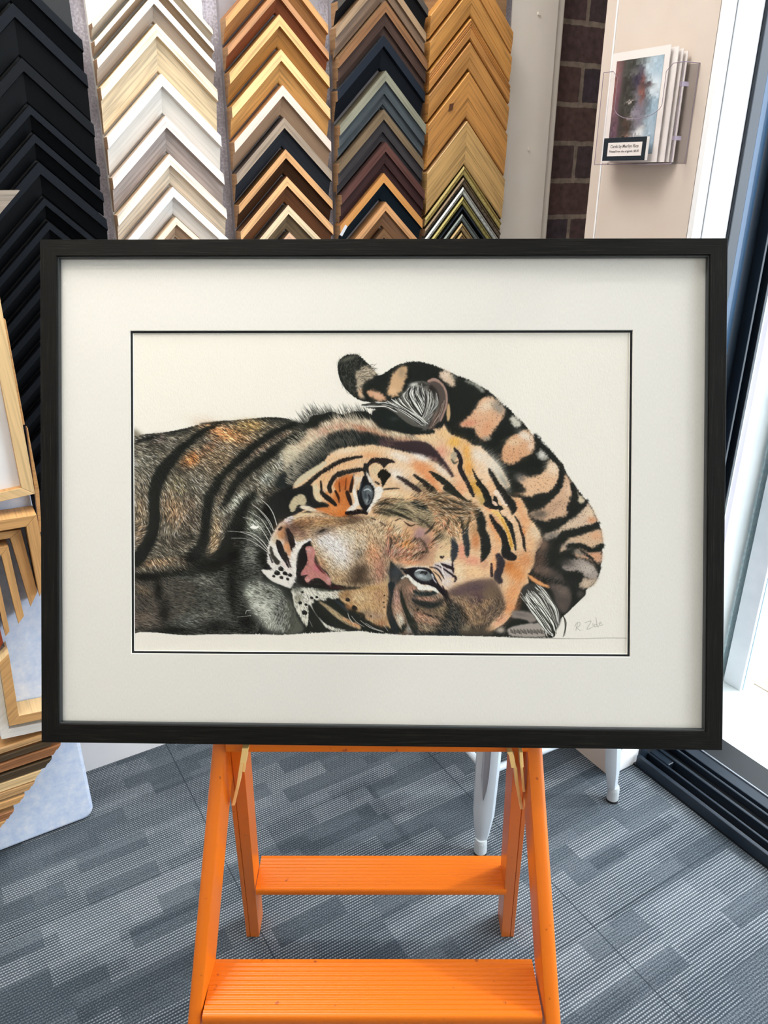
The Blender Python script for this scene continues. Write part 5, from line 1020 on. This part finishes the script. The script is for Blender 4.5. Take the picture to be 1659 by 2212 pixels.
hair_layer(260, 9, region("3: 590,300 600,200 720,140 860,180 820,300 800,560 700,540 620,430", 4), '6a6a5c', 1, .7, jit=.4)
hair_layer(160, 9, region("3: 800,300 960,260 1020,350 900,430 820,560", 4), '2a2924', 1, .8, jit=.3)
# --- upper ear
P("3: 1372,490 1450,432 1540,428 1620,470 5: 60,480 180,470 300,540 342,620 350,700 310,820 240,900 150,965 40,985 3: 1540,960 1400,920 1290,850 1150,740 1000,715 840,700 1000,672 1200,655 1290,600 1340,545", '56544f', .6, 1)
for q in ((3,1450,470,60,24,'e8e8e2',0),(5,90,560,36,50,'dcdcd6',20),(3,1400,620,90,50,'c9c9c2',30),(5,80,720,60,80,'d8d8d2',0),(3,1350,760,110,40,'b4b4ae',20),(3,1100,690,120,16,'dcdcd6',5),(5,140,740,30,70,'d0d0ca',0),(3,1480,860,70,30,'b9b9b2',20)):
    B(*q[:6], .85, q[6])
P("5: 130,440 210,410 290,460 350,560 352,690 310,830 250,890 200,960 130,980 190,860 260,760 250,600 200,520", '544a46', 1.2, 2)
L("5: 150,430,26 220,412,36 300,462,26 348,560,22 352,690,22 318,790,20 285,870,16", 'a4867a', .7, 1)
L("5: 180,500,60 230,560,50 250,640,40", '2c2826', 1.2, 2); B(5,240,820,50,60,'8f7a70',.7,-40)
P("3: 980,760 1060,750 1200,770 1290,840 1400,920 1540,980 1640,960 1659,1010 1400,1020 1200,970 1080,930 980,840", '1c201f', .8, 2)
B(3,1220,850,50,26,'3c4442',.6); B(3,1480,620,60,60,'1a1a18',.9,40); B(3,1530,470,40,30,'2a2826',.8)
P("3: 1420,520 1500,560 1540,640 1490,680 1420,640", '23221f', 2, 2, .8)
def lock(p, n, w, cols, jig, seed):
    """n strands fanned between two guide curves"""
    rs = np.random.RandomState(seed); t_, g0, g1 = p; g0 = np.array(g0, float); g1 = np.array(g1, float)
    for i in range(n):
        f = rs.rand(); c = g0*(1-f)+g1*f+rs.randn(*g0.shape)*jig
        c[0] += (c[1]-c[0])*rs.rand()*.7; c[-1] += (c[-2]-c[-1])*rs.rand()*.4; k = len(c); pts = []
        for j in range(k):
            r_ = w*(.35+.65*math.sin(math.pi*min(.97, (j+.6)/k))); pts.append('%g,%g,%g' % (c[j, 0], c[j, 1], r_))
        L('%d: ' % t_+' '.join(pts), cols[i % len(cols)], .3, 0, .92)
WB = ('efefea', '1c1c1b', 'e4e4de', '262624')
lock((3, [(1385,500),(1330,600),(1400,720),(1560,880)], [(1520,440),(1560,560),(1610,700),(1620,900)]), 80, 6, WB, 9, 1)
lock((5, [(90,500),(110,640),(90,780),(20,900)], [(260,560),(250,680),(190,800),(60,930)]), 80, 6, ('e4e4de', '1c1c1b', '2b2a28', 'b0aca6'), 8, 2)
lock((3, [(830,700),(1060,680),(1250,730),(1420,850),(1540,930)], [(1290,600),(1330,690),(1420,770),(1520,840),(1600,920)]), 80, 8, WB, 7, 3)
lock((3, [(840,690),(980,680),(1120,690),(1240,740)], [(870,725),(1000,715),(1130,720),(1260,780)]), 26, 7, ('f4f2ec', '1c1c1b'), 5, 4)
lock((5, [(200,960),(250,860),(300,760),(330,640)], [(130,970),(190,880),(240,800),(280,700)]), 36, 7, ('1f1c1b', 'a58f82', '6b5a52'), 6, 5)
L("5: 375,690,20 372,790,46 372,860,24", 'c9a67a', .9, 1.8)
# --- lower ear hairs
P("7: 110,1600 170,1550 260,1570 340,1640 400,1720 440,1800 430,1890 380,1960 330,1960 290,1880 200,1760 120,1680", '3c3a37', 1.6, 3)
lock((7, [(105,1640),(180,1760),(260,1880),(330,1985)], [(240,1545),(330,1630),(410,1760),(430,1900)]), 130, 5, ('f0efe9', '23231f', 'f0efe9', '5c5a55'), 7, 6)
lock((7, [(150,1700),(250,1840),(330,1960),(380,2000)], [(180,1620),(300,1760),(380,1880),(400,1980)]), 30, 7, ('f4f3ee', '23231f'), 6, 7)
for s_ in ("7: 440,1800,6 470,1850,9 475,1930,8 458,2000,4", "7: 455,1820,3 485,1880,4 470,1990,3", "7: 300,1950,6 320,2010,8", "7: 370,1930,8 390,1985,6 360,2010,5", "7: 330,1980,12 350,2008,10"):
    L(s_, '23231f', .35, 0)
# fine hairs over the head
HEAD = region("3: 90,1600 440,1300 620,1170 1000,1140 1540,1270 5: 150,1090 0,1030 320,930 620,1130 900,1330 1060,1600 6: 1330,200 1540,560 1620,780 1440,1200 1350,1390 1150,1800 950,1900 400,1940 4: 1200,1590 900,1540 640,1400 560,1100 100,1080 2: 1400,700 1400,500 1560,270 4: 100,100", 3)
hair_layer(9000, 7, HEAD, None, .72, .55, jit=.22); hair_layer(7000, 7, HEAD, None, 1.22, .5, jit=.22)
hair_layer(1800, 7, region("4: 0,320 400,260 900,290 1150,400 1170,900 850,1060 520,1000 330,700 250,540", 3), '4a3c2c', 1, .6, jit=.25)
hair_layer(1500, 8, region("6: 420,1480 900,1480 1130,1500 1100,1700 850,1850 300,1900 0,1900 0,1420 300,1440", 3), '2b241d', 1, .6, jit=.2)
hair_layer(800, 8, region("6: 420,1480 900,1480 1130,1500 1100,1700 850,1850 300,1900 0,1900", 3), 'cdb08c', 1, .55, jit=.2)
hair_layer(900, 9, region("2: 1190,900 1400,890 1560,1040 1600,1350 1400,1340 1230,1120", 3), 'eeeee4', 1, .7, jit=.15); hair_layer(500, 9, region("2: 1190,900 1400,890 1620,1040 1650,1380 1400,1370 1230,1120", 3), '262823', 1, .7, jit=.15)
hair_layer(500, 9, region("4: 80,1100 640,1110 560,1250 800,1500 600,1560 200,1520", 3), '23251f', 1, .6, jit=.2)
hair_layer(350, 9, region("6: 1250,950 1650,900 1659,1250 1500,1250 7: 400,1500 520,1700", 3), '8a7468', 1, .5, jit=.2)
L("3: 110,1590,34 180,1520,60 300,1440,66 400,1375,50 450,1335,30", 'cfc3a6', .8, 2)
# patches of streaky fur between the eyes
DK, TN, CR = '26241c', 'b79a74', 'e6d3b2'
MID = region("4: 990,240 960,190 1050,100 1300,90 1480,110 1640,200 1659,430 1500,760 1300,790 1150,720 1130,450 1150,330 1000,260 6: 60,120 200,110 420,170 640,240 790,310 780,440 640,640 480,700 330,620 260,820 100,860 20,780", 4)
SH[:] = SH*(1-MID[..., None])+MID[..., None]*np.clip(SH*np.array([1.16, 1.02, .95]), 0, 245)
hair_layer(900, 13, MID, '26241c', 1, .85, jit=.16, curve=.4); hair_layer(700, 13, MID, 'dcc29a', 1, .8, jit=.16, curve=.4); hair_layer(500, 12, MID, '5e4a36', 1, .8, jit=.2, curve=.4); hair_layer(260, 12, MID, 'f0e2cc', 1, .8, jit=.16, curve=.4)
for s_ in ("4: 1030,150,16 1130,135,30 1240,165,12", "4: 1050,205,14 1180,225,34 1320,280,32 1430,330,12", "4: 1000,235,14 1090,245,24 1170,265,10", "4: 1250,195,10 1330,200,20 1420,235,12", "4: 1480,300,12 1560,350,26 1640,420,16", "4: 1500,520,14 1560,600,26 1600,690,14", "4: 1160,500,10 1190,560,22 1170,640,10",
           "6: 210,210,12 330,250,26 440,270,12", "6: 400,210,10 520,260,26 640,310,14", "6: 330,330,14 470,350,30 620,345,12", "6: 560,440,12 600,520,30 600,600,16", "6: 430,470,12 420,540,26 380,620,14", "6: 250,520,14 200,600,30 120,670,14", "6: 330,660,12 270,720,26 210,770,12", "6: 700,420,12 690,500,24 650,560,10"):
    L(s_, '211f1a', 1.1, 3.4, .85)
NOSE = region("4: 0,330 100,300 400,270 900,300 1120,330 1160,500 1160,900 1000,1050 850,1060 650,1050 520,1000 480,920 380,820 330,700 270,560 100,560 0,430", 3)
SH[:] = SH*(1-NOSE[..., None])+NOSE[..., None]*np.clip(SH*np.array([1.12, 1.1, 1.16]), 0, 245)
for q in ((4,560,610,210,130,(1.12,1.15,1.32),40),(4,640,760,120,100,(1.06,1.08,1.15),40),(4,820,700,70,50,.8,-50),(4,830,900,120,80,.62,-20),(4,820,1010,160,50,.7,0),(4,760,340,160,30,.7,0),(4,100,400,150,60,.75,0),(4,420,440,110,36,.7,-20),(4,1120,700,50,120,.82,0),(4,980,700,80,130,(1.08,.96,.9),0),(4,1060,900,60,120,(1.0,.9,.9),0),(4,300,320,220,50,(.95,.86,.8),-10)):
    G(*q)
hair_layer(2600, 7, NOSE, '3a2f24', 1, .6, jit=.2); hair_layer(1600, 7, NOSE, None, 1.35, .6, jit=.2); hair_layer(900, 8, region("4: 330,560 600,430 850,480 900,600 700,820 520,860 400,720", 5), 'f1ebdc', 1, .75, jit=.18)
hair_layer(700, 8, region("4: 620,1150 1130,1050 1140,1500 880,1420", 3), '6b4c30', 1, .6, jit=.2)
hair_layer(1200, 9, region("4: 1180,1050 1659,1150 6: 380,1450 900,1480 1100,1550 1050,1800 200,1920 4: 1200,1560", 3), '22201c', 1, .6, jit=.18)
hair_layer(1000, 9, region("4: 1180,1050 1659,1150 6: 380,1450 900,1480 1100,1550 1050,1800 200,1920 4: 1200,1560", 3), None, 1.5, .6, jit=.18)
# whiskers
for s_ in ("2: 1330,80,4 1400,140,6 1450,220,7 1485,330,7", "2: 1240,120,3 1350,210,5 1420,300,6 1450,380,7", "2: 1200,190,3 1320,260,5 1400,370,7 1430,430,6", "2: 1150,250,3 1280,300,5 1370,420,6 1410,490,6", "2: 1130,390,3 1250,410,5 1340,480,7 1395,550,7", "2: 1000,385,3 1150,400,4 1280,460,6 1390,570,6",
           "2: 1040,455,2 1180,460,3 1300,520,5 1390,590,5", "2: 1290,160,3 1380,260,5 1430,350,5", "4: 840,1450,4 950,1530,6 1100,1580,5", "4: 700,1370,5 720,1430,7 770,1490,4", "4: 740,1400,4 800,1470,5 880,1520,3", "4: 380,1420,3 450,1500,4 520,1580,3", "4: 270,1450,3 300,1520,3",
           "2: 1180,1190,4 1190,1160,5 1230,1155,4", "2: 1100,1220,3 1170,1215,3 1230,1205,3", "4: 1100,1500,4 1150,1570,4", "4: 900,1480,4 1000,1540,5 1090,1570,4"):
    L(s_, 'e9e7e0', .35, 0, .95)
P("2: 1222,350 1250,332 1285,340 1308,335 1300,358 1260,366", 'f8f6f2', .5, 0)
# keep the ground line clean, then signature
m_, b_ = poly_mask("2: 40,1393 600,1400 800,1392 1200,1389 1500,1399 4: 0,1612 300,1596 600,1580 850,1574 1000,1595 1300,1614 6: 0,1968 1000,1986 7: 200,2014 1300,2010 1300,2400 2: 40,1800", .5, 0)
lay(m_, b_, '%02x%02x%02x' % tuple(int(v) for v in PAPER), 1)
L("7: 0,2003,5 300,2012,5 600,2016,3 800,2010,3 985,2011,3", '5c5a55', .4, 0, .8)
for s_ in ("7: 578,1885 563,1950", "7: 556,1915 570,1885 592,1878 600,1895 585,1915 568,1922 600,1948", "7: 612,1942 616,1943", "7: 640,1882 690,1868 655,1935 700,1920", "7: 705,1888 708,1915", "7: 735,1896 722,1895 716,1910 728,1915 738,1900 730,1835 742,1912 756,1908", "7: 758,1893 775,1885 768,1875 758,1885 764,1905 790,1898"):
    t_ = s_.split(); L(t_[0]+' '+' '.join(v+',3.4' for v in t_[1:]), '8c8a85', .4, 0, .9)
SH += GRAIN[..., None]*1.1
SH = np.clip(SH, 8, 250)

_q = [fl(281, 713, .0131), fl(1367, 713, .0131), fl(1367, 1419, .0131), fl(281, 1419, .0131)]
_u = np.linspace(0, 1, CWd)[None, :, None]; _v = np.linspace(0, 1, CHt)[:, None, None]; _Q = [np.array(p) for p in _q]
_P = (_Q[0]*(1-_u)+_Q[1]*_u)*(1-_v)+(_Q[3]*(1-_u)+_Q[2]*_u)*_v
vs = np.concatenate([_P, np.full((CHt, CWd, 1), -.0131)], -1).astype(np.float32).reshape(-1, 3)
ii = (np.arange(CHt-1)[:, None]*CWd+np.arange(CWd-1)[None]).ravel(); fc = np.stack([ii, ii+CWd, ii+CWd+1, ii+1], 1).astype(np.int32)
me = bpy.data.meshes.new('drawing'); me.vertices.add(len(vs)); me.vertices.foreach_set('co', vs.ravel()); me.loops.add(fc.size); me.loops.foreach_set('vertex_index', fc.ravel())
me.polygons.add(len(fc)); me.polygons.foreach_set('loop_start', np.arange(0, fc.size, 4, dtype=np.int32)); me.polygons.foreach_set('loop_total', np.full(len(fc), 4, np.int32)); me.update(calc_edges=True)
ca = me.color_attributes.new('ink', 'FLOAT_COLOR', 'POINT'); _l = SH/255.; _l = np.where(_l <= .04045, _l/12.92, ((_l+.055)/1.055)**2.4)*PAPER_K
ca.data.foreach_set('color', np.concatenate([_l, np.ones((CHt, CWd, 1))], -1).astype(np.float32).ravel())
def ink_nodes(nt, b):
    a = N(nt, 'ShaderNodeAttribute', attribute_name='ink'); nt.links.new(a.outputs['Color'], b.inputs['Base Color'])
    n1 = N(nt, 'ShaderNodeTexNoise', i_Scale=1., i_Detail=2.); nt.links.new(mapped(nt, (700, 330, 500), 'Object', .7), n1.inputs[0]); bump(nt, b, n1.outputs[0], .35, .0006)
me.materials.append(mat('ink_on_paper', 'ffffff', .9, spec=.0, build=ink_nodes)); o = bpy.data.objects.new('drawing', me); SC.collection.objects.link(o); o.parent = pic
o['label'] = 'ink and watercolour drawing of a tiger lying on its side'

# ---------------------------------------------------------------- orange stepladder
def paint_nodes(nt, b):
    n1 = N(nt, 'ShaderNodeTexNoise', i_Scale=260., i_Detail=3.); nt.links.new(mapped(nt, (1, 1, 1), 'Object'), n1.inputs[0])
    n3 = N(nt, 'ShaderNodeTexNoise', i_Scale=75., i_Detail=5.); nt.links.new(mapped(nt, (1, 1, 1), 'Object'), n3.inputs[0])
    r = ramp(nt, n3.outputs[0], [(.70, 0.), (.735, 1.)]); mx = N(nt, 'ShaderNodeMixRGB'); nt.links.new(r, mx.inputs[0]); mx.inputs[1].default_value = rgb('d66c12'); mx.inputs[2].default_value = rgb('9c4a1c')
    nt.links.new(mx.outputs[0], b.inputs['Base Color']); bump(nt, b, n1.outputs[0], .06, .0005)
M_or = mat('orange_gloss_paint', 'd66c12', .3, spec=.35, build=paint_nodes); M_brass = mat('orange_painted_stay', 'f7cf86', .3, spec=.6); M_foot = mat('black_rubber', '141414', .8); M_or.node_tree.nodes['Principled BSDF'].inputs['Coat Weight'].default_value = .05
M_or.node_tree.nodes['Principled BSDF'].inputs['Coat Roughness'].default_value = .15
lad = empty('stepladder', Matrix.Translation((-.005, .70, 0))); tag(lad, 'orange painted metal stepladder with ribbed treads, used as a stand for the picture', 'stepladder')
LO = Vector((-.005, .70, 0))
pf0 = FC-FN*.0275                                  # plane of the rail fronts
tops = []
def railpt(px, py): return at(px, py, pf0, FN)-LO
dirb = -FN                                         # into the ladder
for sgn, (pa, pb_, wa) in ((-1, ((457, 1611), (403, 2212), .0165)), (1, ((1173, 1620), (1213, 2212), .0185))):
    A_, B_ = railpt(*pa), railpt(*pb_); d = (B_-A_); tops.append(A_-d*(.22/-d.z)); bot = A_+d*((-.0-A_.z)/d.z); up = A_-d*(.22/ -d.z); s = MB(); rings = []
    for p in (up, bot):
        inn = Vector((-sgn, 0, 0)); dep = dirb; c_ = []
        for (a, b2) in ((0, .060), (0, .006), (.0012, .0025), (.004, .0006), (.008, 0), (wa-.004, 0), (wa-.001, .001), (wa, .004), (wa, .060)): c_.append(p+inn*a+dep*b2)
        rings.append(c_)
    s.loft(rings); s.build('front_rail', M_or, lad, smooth=True)
    s = MB(); s.box(-.014, .014, -.005, .05, 0, .012); s.build('rubber_foot', M_foot, lad, Matrix.Translation((bot.x-sgn*.009, bot.y, 0)))
s = MB(); s.tube([tops[0]+dirb*.03+Vector((.01, 0, -.03)), tops[1]+dirb*.03+Vector((-.01, 0, -.03))], .012, 14); s.build('top_bar', M_or, lad, smooth=True)
def tread(name, x0, x1, y0, y1, z, th, nrib, flare=0.):
    s = MB(); pr = [(y0, z-th), (y0-.0015, z-th+.002), (y0-.0015, z-.002), (y0, z)]
    L_ = y1-y0-.006; k = nrib*8
    for i in range(k+1):
        f = i/k; pr.append((y0+.003+L_*f, z+.0012*max(0, math.sin(f*nrib*2*math.pi-math.pi/2)*.5+.5)))
    pr += [(y1, z), (y1, z-th)]
    s.loft([[(x0, y, q) for y, q in pr], [(x1, y, q) for y, q in pr]]); return s.build(name, M_or, lad, Matrix.Translation(-LO), smooth=True)
tread('step', -.2145, .1870, .590, .662, .290, .016, 11)
tread('step', -.185, .170, .712, .775, .592-.0012, .012, 10)
tread('step', -.199, .190, .854, .918, .185, .012, 9)
for sgn, (x0, x1, xo) in ((-1, (-.236, -.2145, .0)), (1, (.223, .2015, .0))):
    s = MB(); rings = []
    for z, kx in ((0., 1.), (.583, 1.)):
        y = .914-.325*z; sh = -sgn*.079*z
        a, b2 = x0+sh, x1+sh; dy, dz = .045, 0
        rings.append([(a, y+dy, z), (a, y, z), (a+(b2-a)*.27, y, z), (a+(b2-a)*.28, y+.0015, z), (a+(b2-a)*.32, y+.0015, z), (a+(b2-a)*.33, y, z), (b2, y, z), (b2, y+dy, z)])
    s.loft(rings); s.build('rear_leg', M_or, lad, Matrix.Translation(-LO), bevel=.0008)
# folding stays
def stay(pts, w_, th, name='folding_stay'):
    s = MB(); rings = []
    for p in pts: rings.append([Vector(p)+Vector((a, b2, 0)) for a, b2 in ((-th/2, -w_/2), (th/2, -w_/2), (th/2, w_/2), (-th/2, w_/2))])
    s.loft(rings); return s.build(name, M_brass, lad, Matrix.Translation(-LO), bevel=.0005)
def on_y(px, py, y): return at(px, py, Vector((0, y, 0)), Vector((0, 1, 0)))
stay([on_y(532, 1608, .710), on_y(527, 1640, .712)], .014, .0075); stay([on_y(523, 1643, .714), on_y(516, 1688, .722), on_y(505, 1734, .735)], .010, .004)
stay([on_y(530, 1640, .716), on_y(527, 1664, .72)], .006, .003)
stay([on_y(1099, 1616, .710), on_y(1103, 1624, .710), on_y(1108, 1650, .713)], .014, .006); stay([on_y(1112, 1652, .714), on_y(1116, 1690, .722), on_y(1126, 1742, .735)], .010, .004)
stay([on_y(1124, 1618, .706), on_y(1126, 1650, .708)], .012, .004); stay([on_y(1126, 1652, .709), on_y(1131, 1706, .718)], .008, .003)

# ---------------------------------------------------------------- grey metal stool behind the picture
M_stool = mat('grey_enamel', 'b9c4cd', .35, metal=.0, spec=.6); M_cap = mat('pale_plastic_foot', 'b4bcc0', .5)
Af, Bf, Cf = at_floor(1037, 1842), at_floor(1322, 1728), at_floor(862, 1614); Df = Bf+Cf-Af; ctr = (Bf+Cf)/2
stl = empty('metal_stool', Matrix.Translation(ctr)); tag(stl, 'grey pressed metal stool standing on the carpet behind the picture', 'stool')
HS = .70
for k, f_ in enumerate((Af, Bf, Df, Cf)):
    o_ = (f_-ctr); oz = Vector((o_.x, o_.y, 0)); n_ = oz.normalized(); top_ = oz*.72
    s = MB(); rings = []
    for z, wd, dp in ((.033, .0105, .012), (.042, .0135, .016), (.092, .0205, .023), (.2, .0228, .025), (.45, .025, .028), (HS-.01, .028, .03)):
        c_ = oz.lerp(top_, z/HS)+Vector((0, 0, z)); e1 = Vector((-n_.y, n_.x, 0)); q_ = []
        for a, b2 in ((-1, -.1), (-.85, .35), (-.3, .62), (.3, .62), (.85, .35), (1, -.1), (.8, -.6), (-.8, -.6)): q_.append(c_+e1*a*wd+n_*b2*dp)
        rings.append(q_)
    s.loft(rings); lg = s.build('leg', M_stool, stl, smooth=True)
    s = MB()
    pa, pb_ = oz.lerp(top_, .135/HS)+Vector((0, 0, .135)), oz.lerp(top_, .5/HS)+Vector((0, 0, .5)); rr_ = []
    for i in range(15):
        f = i/14.; c_ = pa.lerp(pb_, f)+n_*.0165; h_ = .0085*min(1, math.sqrt(max(0, f*14))*.7); rr_.append([c_+e1*a*h_+n_*b2 for a, b2 in ((-1, -.003), (-.8, .0012), (-.5, 0.), (.5, 0.), (.8, .0012), (1, -.003))])
    s.loft(rr_); s.build('pressed_groove', mat('groove_shade_grey', '8f9299', .35, metal=.3), lg)  # groove toned darker than the leg: recess shade and reflection in the colour
    s = MB(); c_ = oz; s.tube([c_+Vector((0, 0, 0)), c_+Vector((0, 0, .006))], .0125, 18); s.build('rubber_foot', M_foot, lg)
    s = MB(); s.tube([c_+Vector((0, 0, .006)), c_+Vector((0, 0, .03)), c_+Vector((0, 0, .038))], [.0125, .012, .0105], 18); s.build('foot_cap', M_cap, lg)
P4 = [Af-ctr, Bf-ctr, Df-ctr, Cf-ctr]
for a, b_ in ((0, 1), (1, 2), (2, 3), (3, 0)):
    z = .185; p0, p1 = P4[a]*(1-.28*z/HS), P4[b_]*(1-.28*z/HS); s = MB(); m_ = p0.lerp(p1, .5)
    s.tube([Vector((p0.x, p0.y, z))*1, Vector((m_.x, m_.y, z+.006)), Vector((p1.x, p1.y, z))], .007, 12); s.build('cross_rod', M_stool, stl)
s = MB(); cs = [p*.72*1.12 for p in P4]; n_r = []
for z, k in ((HS-.03, 1.02), (HS-.006, 1.02), (HS, .97), (HS+.002, .5)): n_r.append([Vector((p.x*k, p.y*k, z)) for p in cs])
s.loft(n_r); s.build('seat', M_stool, stl, bevel=.006)
